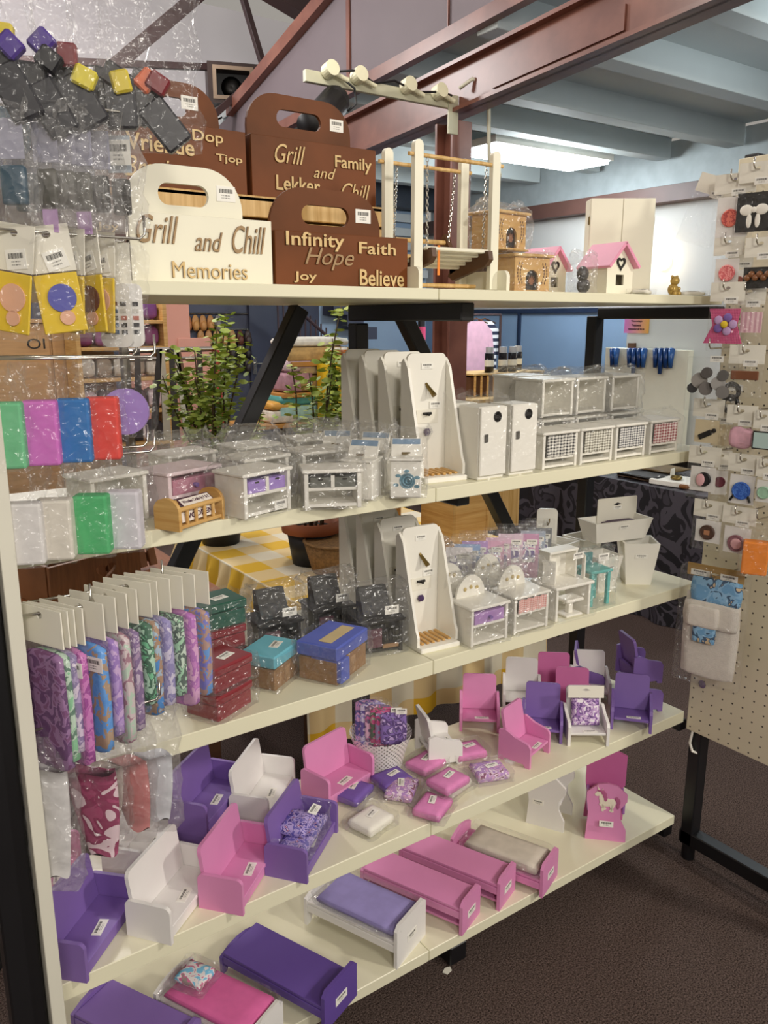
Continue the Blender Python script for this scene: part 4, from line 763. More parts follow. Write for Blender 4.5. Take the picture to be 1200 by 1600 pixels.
wb = put('bedw', bed(WHT, .26, .135, .066, .09, .112, False), 'doll_bed', 'white doll bed with a bagged lilac mattress', 'doll bed', bedpos(660, 1458, 112), 112)
put('bedk', bed(PINK, .29, .1, .07, .08, .092), 'doll_bed', 'pink doll bed with an under shelf, right of the white bed', 'doll bed', bedpos(745, 1424, 112), 112)
put('bedk', None, 'doll_bed', 'pink doll bed, second of two touching pink beds', 'doll bed', bedpos(800, 1388, 112), 112)
pb = put('bedk2', bed(PINK, .26, .11, .046, .09, .095, True), 'doll_bed', 'pink doll bed with bagged cream bedding on it', 'doll bed', bedpos(866, 1366, 112), 112)
put('bedl', bed(PURPLE, .24, .11, .075, .09, .095, True, False), 'doll_bed', 'purple doll bed at the bottom left corner of the frame', 'doll bed', bedpos(312, 1640, 118), 118)
wf = put('bedwf', bed(WHT, .24, .12, .06, .09, .085, False), 'doll_bed', 'white doll bed with a bagged bright pink mattress', 'doll bed', bedpos(438, 1606, 116), 116)
def on_bed(b, x, y, z): a = b.rotation_euler.z; return (b.location.x + math.cos(a) * x - math.sin(a) * y, b.location.y + math.sin(a) * x + math.cos(a) * y, b.location.z + z)
def mattress(name, b, rz, m, lb, L_, W, H, x, y, z, seed, bagm=BAG):
    t = thing(name, lb, 'doll bedding', on_bed(b, x, y, z), rz); pillow(G(), (0, 0, H / 2), (L_, W, H), .2, seed=seed, wob=.002).build('mattress', m, t, True); bag(t, L_ + .012, W + .01, H + .003, 0, seed, bagm, pad=.003, cr=.006); return t
mattress('bedding_set', wb, 112, mat('lavender_cotton', '9C92CC', .8, .05, 30), 'lavender bagged mattress on the white doll bed', .23, .12, .022, .122, .067, .0715, 91)
mattress('bedding_set', wf, 116, mat('hot_pink_cotton', 'E06AA8', .8, .05, 30), 'bright pink bagged mattress on a white doll bed', .22, .108, .02, .115, .06, .0655, 92)
mattress('bedding_set', pb, 112, mat('ecru_cotton', 'D9D0C2', .8, .06, 30), 'cream bagged bedding on the rightmost pink doll bed', .22, .1, .03, .12, .055, .0515, 93)
t = thing('bedding_pack', 'blue and pink printed cushion pack upon the bright pink mattress', 'bedding pack', on_bed(wf, .18, .06, .093), 120); pillow(G(), (0, 0, .012), (.07, .06, .02), .4, wob=.003).build('cushion', printed('blue_pink_print', ['7CC0E4', 'E6E2E4', 'D06C98', '9A8A88'], 45), t, True); bag(t, .08, .07, .022, 0, 94, BAG, pad=.003, cr=.005)
# unicorn magazine stand, white chair
t = thing('unicorn_stand', 'pink doll high chair with a painted unicorn at the shelf end', 'doll high chair', (1.718, 1.404, .14), -46)
W, H = .116, .175
sil = [(0, 0), (W, 0), (W, .035), (W - .018, .07), (W - .018, .1), (W, .125), (W, H - .03), (W - .03, H - .005), (W / 2, H), (.03, H - .005), (0, H - .03), (0, .125), (.006, .08)]
M = Matrix.Rotation(R(-7), 4, 'X'); G().plate(sil, (), 'y', 0, .009, M).build('front_board', PINK, t); G().plate([(a, z) for a, z in sil[:7]] + [(W, H + .05), (W - .03, H + .065), (.03, H + .065), (0, H + .05)] + sil[-2:], (), 'y', .1, .109, Matrix.Rotation(R(5), 4, 'X')).build('back_board', PINK2, t)
for x in (.004, W - .012): G().box((x + .004, .06, .1), (.008, .07, .05), .002).build('side_panel', mat('orchid_paint', 'B87BC8', .5, .03), t)
UN = mat('unicorn_cream', 'F0E6D2', .7, .02); MN = mat('mane_mauve', 'B9608E', .7, .1); fm = M @ Matrix.Translation((W * .5, -.0012, .118))
g = G()
for c, r, s in (((0, 0, 0), .016, (1.35, .07, .8)), ((-.014, 0, .012), .011, (.85, .1, 1.3)), ((-.02, 0, .026), .0105, (1.15, .1, .85)), ((-.029, 0, .022), .0062, (1.1, .1, .9)), ((.014, 0, .001), .012, (1, .1, 1))): g.ball(c, r, s, 14, fm)
for x, a, l_ in ((-.019, -42, .024), (-.009, 6, .024), (.011, -14, .025), (.02, 22, .025)): g.plate([(-.0042, 0), (.0042, 0), (.0034, -l_), (-.0034, -l_)], (), 'y', -.001, .001, fm @ Matrix.Translation((x, 0, -.004)) @ Matrix.Rotation(R(a), 4, 'Y'))
g.plate([(-.026, .034), (-.021, .036), (-.03, .05)], (), 'y', -.001, .001, fm); g.plate([(-.017, .033), (-.012, .033), (-.013, .042)], (), 'y', -.001, .001, fm); g.build('unicorn_motif', UN, t)
g = G()
for c, s in (((-.012, 0, .03), (.7, .1, .8)), ((-.007, 0, .022), (.7, .1, 1.1)), ((-.004, 0, .012), (.6, .1, 1)), ((-.021, 0, .034), (.8, .1, .4))): g.ball(c, .009, s, 10, fm @ Matrix.Translation((0, -.0016, 0)))
g.build('mane', MN, t); g = G()
for c, s in (((.028, 0, .012), (.6, .1, .9)), ((.034, 0, .004), (.5, .1, 1.2)), ((.032, 0, -.008), (.5, .1, 1))): g.ball(c, .009, s, 10, fm @ Matrix.Translation((0, -.0016, 0)))
g.build('tail', MN, t); label(t, (W * .5, .004 - .0125, .06), .04, .018, 83)
t = thing('doll_crib_panel', 'white doll high chair lying back beside the unicorn chair', 'doll high chair', (1.63, 1.56, .14), -62)
G().plate(sil, (), 'y', 0, .008).build('front_board', WHT, t); G().plate(sil, (), 'y', .1, .108).build('back_board', WHT, t); G().box((W / 2, .054, .085), (W - .03, .09, .008), .001).build('seat', WHT, t); label(t, (W * .3, -.0006, .08), .034, .016)
t.name = 'doll_high_chair'; CACHE['pb'] = pb
for o_ in bpy.data.objects:
    if o_.name == 'unicorn_stand': o_.name = 'doll_high_chair'
# ---------------------------------------------------------------- hooks and hanging packs on the left side board
def hook(p, L_, d=1, lb='', grp='wire hooks on the left side board', up=.03):
    x, y, z = p; g = G(); g.tube([(x, y, z), (x + d * L_ * .5, y, z - .002), (x + d * (L_ - .008), y, z - .003), (x + d * L_, y, z + .004), (x + d * L_, y, z + up)], .0021, 8)
    return tag(g.build('peg_hook', CHROME, None, True), lb, 'hook', grp)
HY = (1.226, 1.285)
rows = [(2.10, (.45, .40), 'topmost row'), (1.925, (.432, .425), 'second row from the top'), (1.757, (.436, .43), 'third row from the top'), (1.588, (.44, .432), 'row over the coloured blocks'), (1.445, (.43, .44), 'row over the white and green blocks'), (1.218, (.315, .45), 'row holding the fabric packs')]
for z, ends, nm in rows:
    for k in (0, 1): hook((.2145, HY[k], z), ends[k] - .2145, 1, f'chrome hook in the {nm}, ' + ('nearer the camera' if k == 0 else 'behind its twin'))
def hang(name, lb, cat, u, v, y, rz, z): p = PY(u, v, y); return thing(name, lb, cat, (p[0], y, z - .004), rz)
# sponge blocks in bags
def block(m, W=.048, D=.03, H=.092, seed=1, lab=False):
    def f(t):
        z = -.055 - H; pts = G(); pts.box((0, 0, z + H / 2), (W, D, H), .004, seg=2).build('block', m, t); bag(t, W + .002, D + .004, H + .003, .052, seed, BAGT, z0=z - .003, pad=.003, cr=.005)
        if lab: label(t, (-W * .5 - .001, 0, z + H * .7), .03, .03, 90, -90)
    return f
FO = lambda n, c: mat('foam_' + n, c, .75, .05, 60)
for i, (u, n, c, y, lb) in enumerate(((-2, 'mint', '6FBF8C', 1.226, 'mint green block'), (54, 'orchid', 'D070C4', 1.226, 'orchid pink block'), (106, 'blue', '2F74B8', 1.226, 'blue block'), (152, 'coral', 'E0483F', 1.226, 'coral red block'))):
    t = hang('foam_block_pack', lb + ' in a clear bag on the upper block hook', 'block pack', u, 548, y, -24, 1.588); block(FO(n, c), seed=i)(t)
t = hang('round_pack', 'round lilac pack in a bag beside the coral red block', 'bagged pack', 190, 560, 1.285, -30, 1.588); G().cyl((0, -.006, -.085), (0, .006, -.085), .036, n=32).build('lilac_disc', LIL, t); bag(t, .08, .016, .09, .03, 9, BAGT, z0=-.125)
for i, (u, n, c, y, lb) in enumerate(((28, 'white', 'DDDAD8', 1.226, 'first white block from the left'), (76, 'ivory', 'DCD6CA', 1.226, 'ivory block left of the green one'), (136, 'green', '4FB472', 1.226, 'green block between the whitish ones'), (188, 'lilacwhite', 'D8D4DC', 1.226, 'lilac white block with printed side label'))):
    t = hang('foam_block_pack', lb + ', bagged on the lower block hook', 'block pack', u, 700, y, -24 - 3 * i, 1.445); block(FO(n, c), .05, .03, .09, 20 + i, i == 3)(t)
# printed fabric packs
def soft(a, b, k=.4): return ''.join('%02X' % round(int(b[i:i + 2], 16) * (1 - k) + int(a[i:i + 2], 16) * k) for i in (0, 2, 4))
FP = [(44, 1.226, ['7A4A78', 'A888B4', '5A3A6A'], 'plum'), (74, 1.226, ['8CC89C', 'E8E8E4', '4A5A58'], 'green and white'), (92, 1.226, ['D8CCE0', '5A4C84', '9A88BC'], 'white and purple'), (128, 1.226, ['B45CA8', 'D890C8', '8A3C88'], 'orchid'), (158, 1.226, ['5A96DC', '6CA4E4', 'E8923C'], 'sky blue and orange'),
      (176, 1.245, ['B89AD4', '8C6CB8', 'D8B8DC'], 'lavender'), (196, 1.255, ['B8CCBC', 'E0B8C8', '9C4C70'], 'mint and rose'), (210, 1.265, ['A890B0', '6A5484', 'D4C8D8'], 'mauve grey'), (228, 1.28, ['7CC49A', '2E3C38', 'DCE8E0'], 'green and black'), (240, 1.285, ['4C8CD0', 'F09038', 'E8E0D0'], 'blue with orange'),
      (258, 1.285, ['D4CCE4', '6A62A4', '9890C4'], 'pale violet'), (276, 1.285, ['A8D4B4', '2C2C34', 'E4E8E0'], 'mint and black'), (296, 1.285, ['CC88C8', 'A868B4', 'E8C0D8'], 'rose violet'), (316, 1.285, ['6CA0E0', 'E89050', '8C6CC0'], 'blue with purple edge')]
for i, (u, y, cs, nm) in enumerate(FP):
    p = PY(u, 1000 - max(0, u - 200) * .35, y); zt = 1.218 - .004
    t = thing('fabric_pack', f'{nm} printed fabric pack hanging under its white header card', 'fabric pack', (max(p[0] - .026, .24 + .008 * i), y, zt), -64 + 2 * (i % 3) - (0 if i < 8 else -4)); H = .196 - .012 * (i % 3) - (.02 if i > 7 else 0)
    G().plate([(-.046, -.046), (.046, -.046), (.046, .012), (-.046, .012)], [[(.006 * math.cos(a), .006 * math.sin(a) - .0) for a in [2 * math.pi * k / 10 for k in range(10)]]], 'y', -.0012, .0012).build('header_card', PAPER, t)
    g = G(); pillow(g, (0, 0, -.055 - H / 2), (.084, .013, H), .1, seed=i, wob=.002); g.build('folded_fabric', printed('fp%d' % i, [cs[0]] + [soft(cs[0], c) for c in cs[1:]], 44 + 5 * (i % 4)), t, True)
    G().box((0, 0, -.052 - H / 2), (.094, .0155, H + .016), .004).build('sleeve', BAGT, t)
    if i in (3, 4): label(t, (.026, -.0088, -.085), .036, .024)
# long rolled cloths in pointed bags, on hidden hooks lower down
CL = [(70, 1190, .19, 'E2E0E0', 'off-white'), (140, 1195, .15, '9C3A62', 'burgundy'), (160, 1190, .10, 'B8A8A0', 'beige'), (198, 1180, .13, 'C87878', 'coral'), (238, 1170, .125, 'DADCE4', 'bluish white')]
for k, y in enumerate((1.235, 1.29)): hook((.2145, y, 1.03), .2 - .07 * k, 1, 'chrome hook below the fabric packs, ' + ('nearer the camera' if k == 0 else 'behind its twin'))
for i, (u, v, H, c, nm) in enumerate(CL):
    y = 1.235 if i < 2 else 1.29; p = PY(u, v, y); t = thing('cloth_pack', f'{nm} rolled cloth hanging in a long pointed bag', 'cloth pack', (p[0], y, 1.026), -40)
    top = 1.026 - p[2]
    g = G(); n = 20; rs = []
    for j in range(9):
        s = j / 8; wv = (.034 if i != 1 else .042) * (1 - .45 * s ** 2); rs.append([g.b.verts.new((wv * math.cos(a) + .012 * s * (1 if i in (1, 3) else .3), .014 * (1 - .4 * s) * math.sin(a), -top - .01 - H * s + .004 * math.sin(a * 3 + i))) for a in [2 * math.pi * q / n for q in range(n)]])
    for A, B in zip(rs, rs[1:]):
        for q in range(n): g.b.faces.new((A[q], A[(q + 1) % n], B[(q + 1) % n], B[q]))
    g.b.faces.new(rs[0]); g.b.faces.new(rs[-1][::-1]); g.build('rolled_cloth', mat('cloth_' + c, c, .85, .1, 35) if i != 1 else printed('burgundy_print', ['A0446A', '8A3458', 'D8C0C8'], 24), t, True)
    bag(t, .075 if i != 1 else .09, .03, H + .02, max(.01, top - .004), 120 + i, HAZE if i != 1 else BAGT, z0=-top - H - .024, cr=.004)
# yellow character-free face packs, swatch packs
YEL = mat('sunny_card', 'E8C62E', .6, .04); PCH = mat('peach_disc', 'EDB89A', .6, .06); VIO = mat('violet_disc', '5A5CB0', .5, .05); BRN = mat('umber_disc', '6A3A2A', .6, .05)
for i, (u, y, rz, lb) in enumerate(((22, 1.226, -45, 'yellow card pack with peach oval, leftmost of its hook'), (72, 1.226, -22, 'yellow card pack with violet oval, facing the camera'), (104, 1.24, -55, 'yellow card pack with umber oval, turned edge-on'), (128, 1.25, -62, 'slim yellow card pack with thin umber oval'), (150, 1.27, -50, 'yellow and peach card pack beside the swatch card'))):
    t = hang('yellow_card_pack', lb, 'card pack', u, 368, y, rz, 1.757); t.rotation_euler[1] = R((9, -7, 5, -3, 4)[i])
    G().plate([(-.03, -.05), (.03, -.05), (.03, .012), (-.03, .012)], [[(.006 * math.cos(a), .005 * math.sin(a)) for a in [2 * math.pi * k / 10 for k in range(10)]]], 'y', -.001, .001).build('header_card', PAPER, t); label(t, (.006, -.0018, -.034), .03, .026, 90, 0, -12)
    G().box((0, 0, -.092), (.058, .004, .08), .002).build('yellow_card', YEL, t)
    for (x, z, r, m) in ((.004, -.085, .019, (PCH, VIO, BRN, BRN, PCH)[i]), (.006, -.112, .01, PCH)): G().cyl((x, -.0025, z), (x, -.0045, z), r, n=24).build('oval', m, t)
    bag(t, .066, .01, .125, .02, 130 + i, BAGT, z0=-.142, cr=.004)
for u, y, rz, lb in ((178, 1.285, -20, 'white swatch card with a grid of dark squares, right end'), (160, 1.285, -35, 'white swatch card half behind the other swatch card')):
    t = hang('swatch_card', lb, 'swatch card', u + 12, 368, y, rz, 1.757); G().plate(rrect(-.024, .024, -.155, -.06, .01, .012), (), 'y', -.003, .003).build('card', mat('milky_card', 'E4E2DE', .5, .02), t); G().box((0, 0, -.03), (.02, .001, .06), 0).build('paper_strip', PAPER, t)
    cols = ['C8C4BC', 'B86A5A', '6A4038', '3A5A7A', '2A2A30']
    for r in range(5):
        for c in range(3): G().box((-.013 + c * .013, -.0035, -.09 - r * .0105), (.0085, .001, .0062), 0).build('swatch', mat('sw_' + cols[(r + c * 2) % 5 if r < 3 else 4 - (c % 2)], cols[(r + c * 2) % 5 if r < 3 else 4 - (c % 2)], .5), t)
    bag(t, .054, .01, .11, .05, 140, BAGT, z0=-.162, cr=.004)
# small grey packs on the second row
GRY = mat('grey_plastic_part', '55544C', .5, .1); TLB = mat('petrol_foil', '1F4E66', .4, .1); LVT = mat('lavender_foil', 'C8A4D4', .5, .05)
for i, (u, y, lb) in enumerate(((10, 1.226, 'petrol blue pack at the left edge'), (30, 1.285, 'petrol blue pack behind the leftmost one'), (64, 1.226, 'grey pack, first of the wavy clear sleeves'), (92, 1.226, 'grey pack, second of the wavy clear sleeves'), (118, 1.226, 'grey pack, third of the wavy clear sleeves'), (146, 1.24, 'dark grey pack before the labelled one'), (180, 1.25, 'dark pack with a pale blue paper label'))):
    t = hang('small_parts_pack', 'bagged ' + lb, 'parts pack', u, 158, y, -38 + 4 * (i % 2), 1.925)
    G().box((0, 0, -.108), (.026 if i > 1 else .034, .013, .05), .004, seg=2).build('contents', TLB if i < 2 else (GRY if i < 5 else DKM), t, True); G().box((0, 0, -.05), (.034, .002, .05), .0).build('paper_insert', mat('pale_slate', 'A8A8BC', .7, .03) if i < 6 else mat('pale_blue_paper', 'C4D0DC', .7), t)
    if i in (2, 4): G().box((.0, -.002, -.15), (.02, .003, .03), 0).build('foil_tail', LVT, t)
    if i == 6: label(t, (.004, -.0125, -.05), .034, .034)
    bag(t, .044, .02, .126, .03, 150 + i, HAZE, z0=-.158, cr=.007)
# big clear bags with dark clips at the very top
tops = ['D8C22E', '4A2E8C', '7A1420', '1E1E22', 'E0662A', 'E0D040', '2A2A30']
for i, (u, v, y, w_, lb) in enumerate(((8, 95, 1.226, .07, 'black parts with a yellow top'), (62, 80, 1.226, .075, 'black parts with a purple top'), (112, 80, 1.226, .075, 'black parts with maroon and orange tops'), (172, 95, 1.24, .085, 'long black parts with a yellow tie'), (232, 90, 1.25, .12, 'a black wide flat part, rightmost'))):
    p = PY(u, v, y); t = thing('dark_parts_pack', 'big clear top-row bag of ' + lb, 'parts pack', (p[0], y, 2.096), -24)
    ra = random.Random(i * 3 + 1)
    for k, (x, z, a, c) in enumerate(((-.012, -.15, 12, 3), (.014, -.17, -22, 6), (.0, -.115, 30, i), (.016, -.128, -40, (i * 2 + 1) % 7))):
        G().box((0, 0, 0), (.042 if k < 2 else .026, .018, .07 if k < 2 else .03), .003, Matrix.Translation((x + ra.uniform(-.006, .006), -.004 * k, z + ra.uniform(-.016, .016))) @ Matrix.Rotation(R(a + ra.uniform(-30, 30)), 4, 'Y')).build('part', mat('clip_' + tops[c], tops[c], .4, .05), t)
    bag(t, w_, .03, .19, .04, 160 + i, BAGT, z0=-.215, cr=.008)
t = hang('blue_pack', 'bright blue crumpled pack at the left edge under black parts', 'bagged pack', 10, 140, 1.285, -30, 1.925); pillow(G(), (0, 0, -.03), (.05, .014, .06), .3, wob=.004).build('contents', mat('cyan_foil', '3AA4D8', .4, .1), t, True); bag(t, .056, .018, .05, .02, 170, BAGT, z0=-.066)

# ---------------------------------------------------------------- cards hanging on the right pegboard
CW = mat('white_card', 'EEEBE6', .6, .02); TAN = mat('tan_card', 'D8C8A4', .6, .04)
def btn(t, c, r=.022, z=-.085, x=0, name='button', c2=None):
    M = Matrix.Translation((x, -.004, z)) @ Matrix.Rotation(R(90), 4, 'X'); o = G().lathe([(r, 0), (r, .003), (r * .85, .0045), (r * .8, .003), (0, .003)], (0, 0, 0), 28, M).build(name, printed('btn' + c, [c, c2, c], 90) if c2 else mat('btn_' + c, c, .4, .1, 80), t); return o
def card(u, v, lb, H=.10, W=.075, x=1.93, tilt=0, back=CW, head=True, rz=-78, hk=True, n=0, cat='accessory card'):
    p = PX(u, v, x); t = thing('accessory_card', lb, cat, p, rz); t.rotation_euler[1] = R(tilt)
    if head: G().plate([(-W / 2, -.032), (W / 2, -.032), (W / 2, .014), (-W / 2, .014)], [[(.006 * math.cos(a), .004 * math.sin(a)) for a in [2 * math.pi * k / 10 for k in range(10)]]], 'y', -.001, .001).build('header_card', PAPER, t)
    label(t, (.01, -.0016, -.03), .034, .016)
    if back: G().box((0, 0, -.04 - (H - .045) / 2), (W * .78, .002, H - .045), 0).build('backing_card', back, t)
    G().box((0, 0, -.03 - (H - .02) / 2), (W, .011, H - .01), .004).build('clear_sleeve', BAGT, t)
    if hk: hook((2.0335, p[1], p[2] - .001), 2.0335 - x + .022, -1, f'chrome hook carrying the {lb[:60].split(",")[0]}', 'wire hooks on the pegboard', .022)
    return t
t = card(1150, 280, 'white card with coral patterned button, top row', .14, .1); btn(t, 'E07A68', .021, -.09, -.004, c2='B04A48')
t = card(1122, 285, 'tilted blank white pack behind the coral button card', .14, .1, 1.96, 20, None, hk=False)
t = card(1186, 262, 'dark card with white crochet bow, top row right', .17, .09, 1.93, 0, None, n=1); G().box((0, -.001, -.1), (.085, .002, .09), 0).build('dark_card', DKM, t); g = G(); g.ball((-.018, -.005, -.095), .016, (1, .2, .8)).ball((.018, -.005, -.095), .016, (1, .2, .8)).ball((0, -.006, -.095), .007, (1, .4, 1)).ball((-.01, -.005, -.12), .013, (.5, .2, 1.3)).ball((.01, -.005, -.12), .013, (.5, .2, 1.3)); g.build('crochet_bow', WHC, t, True)
t = card(1140, 378, 'white card with rose shaped button, second row', .125, .075); btn(t, 'D86A6E', .02, -.075, .002, c2='F0A09C')
t = card(1158, 395, 'narrow white pack edge-on beside the rose button card', .12, .06, 1.97, 0, CW, rz=-55, hk=False); btn(t, 'B05A4A', .013, -.07)
t = card(1190, 380, 'dark card with brown beads, second row right', .12, .075, 1.93, 0, None); G().box((0, -.001, -.08), (.07, .002, .05), 0).build('dark_card', DKM, t)
for k in range(6): G().ball((-.024 + k * .0095, -.006, -.08 + .008 * (k % 2)), .008).build('bead', mat('bead_brown', '8A5A38', .3, .1), t, True)
t = card(1138, 450, 'pink crochet piece with purple and yellow flower, third row', .14, .085, 1.91, 0, None); g = G(); g.plate([(-.04, -.05), (.036, -.05), (.03, -.09), (.045, -.135), (-.05, -.135), (-.03, -.09)], (), 'y', -.004, .002); g.build('pink_crochet', gingham('pink_knit', 'E06A98', 'B83A6C', 260, ('X', 'Z')), t)
for k in range(5): a = 2 * math.pi * k / 5; G().ball((.002 + .02 * math.cos(a), -.007, -.088 + .017 * math.sin(a)), .011, (1, .3, 1)).build('petal', PURPLE if k % 2 else LVT, t, True)
G().ball((.002, -.011, -.088), .009, (1, .5, 1)).build('flower_centre', YEL, t, True)
t = card(1172, 455, 'pack with pale pink striped card, third row', .12, .075, 1.94, 0, None, rz=-70); G().box((.01, -.002, -.075), (.05, .003, .05), 0).build('pink_strips', gingham('pink_strip', 'EAC8CC', 'D0A0AC', 90, ('X', 'X')), t); G().ball((-.03, -.002, -.1), .014, (1, .4, 1.6)).build('dark_trim', DKM, t, True)
t = card(1116, 542, 'clear bag of grey and dark round buttons, fourth row', .15, .13, 1.90, 0, None, False)
for k, (x, z, r, c) in enumerate(((-.03, -.085, .02, '8C8680'), (-.012, -.065, .014, '4A4440'), (.03, -.07, .014, '54504C'), (.02, -.09, .018, 'A09C98'), (-.045, -.105, .013, '2C2A2A'), (-.01, -.105, .017, '6A6460'), (.034, -.112, .016, '787470'))):
    G().cyl((x, -.002 - .001 * k, z), (x + .002, -.006 - .001 * k, z), r, n=20).build('button', mat('btn_' + c, c, .4, .1), t)
t = card(1168, 548, 'header card with copper brown hair clip, fourth row', .10, .085, 1.92, 0, None, rz=-75); G().box((0, -.004, -.06), (.066, .006, .022), .004).build('hair_clip', mat('copper_brown', '8C5A40', .35, .1, metal=.4), t)
t = card(1192, 590, 'bag with dark looped hair bands, right of the buttons', .1, .05, 1.96, 0, None, False, hk=False); t.location.y += .08
for k in range(2): G().tube([(.018 * math.cos(a), -.003, -.04 - k * .032 + .02 * math.sin(a)) for a in [2 * math.pi * q / 16 for q in range(17)]], .006).build('hair_band', BLK, t, True)
t = card(1108, 632, 'tan card with a dark tassel brooch, fifth row', .105, .08, 1.91, 0, TAN); G().box((0, 0, 0), (.036, .006, .014), .002, Matrix.Translation((-.002, -.004, -.078)) @ Matrix.Rotation(R(-28), 4, 'Y')).build('tassel', DKM, t); G().ball((.02, -.004, -.066), .006).build('tassel_knob', DKM, t)
t = card(1130, 640, 'tan layered card behind the dark tassel brooch', .1, .06, 1.96, 0, TAN, rz=-60, hk=False)
t = card(1160, 642, 'pink tulle piece in a clear sleeve, fifth row', .1, .075, 1.92, 0, None); pillow(G(), (.005, -.002, -.068), (.06, .01, .05), .4, wob=.008).build('pink_tulle', mat('tulle_pink', 'E8B4C4', .8, .1, 50), t, True)
t = card(1195, 650, 'pale aqua framed mirror piece at the right edge', .09, .05, 1.92, 0, None); G().box((0, -.003, -.06), (.045, .004, .045), .001).build('dark_frame', DKM, t); G().box((0, -.0056, -.06), (.038, .002, .038), 0).build('aqua_face', mat('aqua_face', 'B8D0CC', .2, .03), t)
t = card(1102, 706, 'white card with pink and black oval brooch, sixth row', .11, .085, 1.91); btn(t, '1E1A1C', .019, -.072, .004); G().ball((-.004, -.0075, -.074), .017, (.7, .15, 1)).build('pink_half', mat('powder_pink', 'E8B4B8', .5), t, True)
t = card(1128, 712, 'white card with plum brooch seen edge-on, sixth row', .11, .05, 1.96, 0, CW, rz=-50, hk=False); btn(t, '7A3A4A', .014, -.07)
t = card(1164, 718, 'white card with bright blue round button, sixth row', .12, .08, 1.92); btn(t, '2E5AB4', .023, -.08, 0, c2='4A7ACC')
G().cyl((-.016, -.005, -.09), (-.026, -.005, -.108), .003).build('prong', DKM, t); G().cyl((.016, -.005, -.09), (.024, -.005, -.108), .003).build('prong', DKM, t)
t = card(1199, 726, 'pale green carded piece at the right edge', .1, .05, 1.92); btn(t, 'A8D0B4', .016, -.07)
t = card(1110, 790, 'white card with brown square-set button, seventh row', .105, .085, 1.91); btn(t, '5A4034', .02, -.072); G().box((0, -.0095, -.072), (.015, .002, .013), .001).build('square_inset', mat('inset_tan', 'B8805C', .5), t)
t = card(1156, 800, 'white card with pink and mauve button, seventh row', .115, .085, 1.92); btn(t, '9A6A74', .022, -.082); G().ball((.001, -.0085, -.083), .016, (.9, .12, .9)).build('pink_face', mat('powder_pink', 'E8B4B8', .5), t, True)
p = PX(1186, 812, 1.90); t = thing('foam_block_pack', 'bright orange block in a clear bag on the pegboard', 'block pack', p, -60); block(FO('orange', 'F08A28'), .06, .035, .085, 33)(t); hook((2.0335, p[1], p[2] + .004), .145, -1, 'chrome hook carrying the bright orange block', 'wire hooks on the pegboard', .022)
# towel set hanging at the lower left of the pegboard
BLP = printed('blue_nursery_print', ['6FA6D2', '8CBCE0', '3A5A7A', 'D8C098'], 30); TWL = mat('terry_white', 'E6DFD4', .95, .04, 80, bump=.5, bscale=500)
p = PX(1118, 898, 1.93); t = thing('towel_set', 'white towels with blue printed trims in a clear bag', 'towel set', p, -76)
G().plate([(-.075, -.012), (.075, -.012), (.075, .022), (-.075, .022)], [[(.014 * math.cos(a), .003 * math.sin(a)) for a in [2 * math.pi * k / 12 for k in range(12)]]], 'y', -.001, .001).build('header_card', mat('kraft_header', 'B08E54', .8, .06), t); label(t, (.036, -.0016, -.004), .045, .02); label(t, (-.04, -.0016, -.002), .05, .016)
pillow(G(), (0, .004, -.175), (.15, .01, .25), .08, wob=.002).build('large_towel', TWL, t, True); pillow(G(), (.008, -.004, -.045), (.135, .012, .07), .1, wob=.002).build('printed_band', BLP, t, True)
pillow(G(), (-.0, -.005, -.115), (.15, .012, .075), .1, wob=.002).build('middle_towel', TWL, t, True); pillow(G(), (-.02, -.014, -.12), (.09, .01, .062), .12, wob=.002).build('face_cloth', TWL, t, True); pillow(G(), (-.012, -.012, -.17), (.062, .008, .05), .1, wob=.001).build('printed_cuff', BLP, t, True)
G().box((0, 0, -.15), (.18, .034, .335), .006).build('clear_bag', BAGT, t); hook((2.0335, p[1], p[2] - .0035), .125, -1, 'chrome hook carrying the white towel set', 'wire hooks on the pegboard', .018)
# ---------------------------------------------------------------- the hall behind the shelves
YG = gingham('yellow_gingham', 'F6EFD8', 'F2C43A', 4.6, ('X', 'Y')); YG2 = gingham('yellow_gingham_drop', 'F6EFD8', 'F0BE2A', 4.6, ('X', 'Z')); YG3 = gingham('yellow_gingham_side', 'F6EFD8', 'F2C43A', 4.6, ('Y', 'Z'))
t = thing('market_table', 'long table under a yellow and white gingham cloth behind the shelves', 'table', (1.75, 2.68, 0)); G().box((0, 0, .735), (1.06, 1.0, .024), .002).build('table_top', PINEH, t)
for x in (-.47, .47):
    for y in (-.44, .44): G().box((x, y, .36), (.05, .05, .722), .003).build('leg', DARKW, t)
t = thing('tablecloth', 'yellow and white gingham tablecloth with a ruffled edge', 'tablecloth', (1.75, 2.68, .7485)); G().box((0, 0, .002), (1.1, 1.06, .004), .001).build('top_cloth', YG, t)
g = G(); g.sheet(lambda a, b: Vector((-.55 + 1.1 * a, -.53 - .012 * b - .016 * b * math.sin(a * 46), .003 - b * .5)), 120, 8); g.build('front_drop', YG2, t, True)
g = G(); g.sheet(lambda a, b: Vector((-.55 - .05 * b - .03 * b * math.sin(a * 70), -.53 + 1.06 * a, .003 - b * (.17 + .012 * math.sin(a * 35)))), 140, 6); g.build('side_ruffle', YG3, t, True)
LEAF = mat('leaf_green', 'B4C254', .6, .15, 20, col2='86A040'); STEM = mat('stem_brown', '5A4A34', .8, .1); TERRA = mat('terracotta', 'A8603C', .7, .08); BLPOT = mat('black_plastic', '1C1C1E', .5, .05)
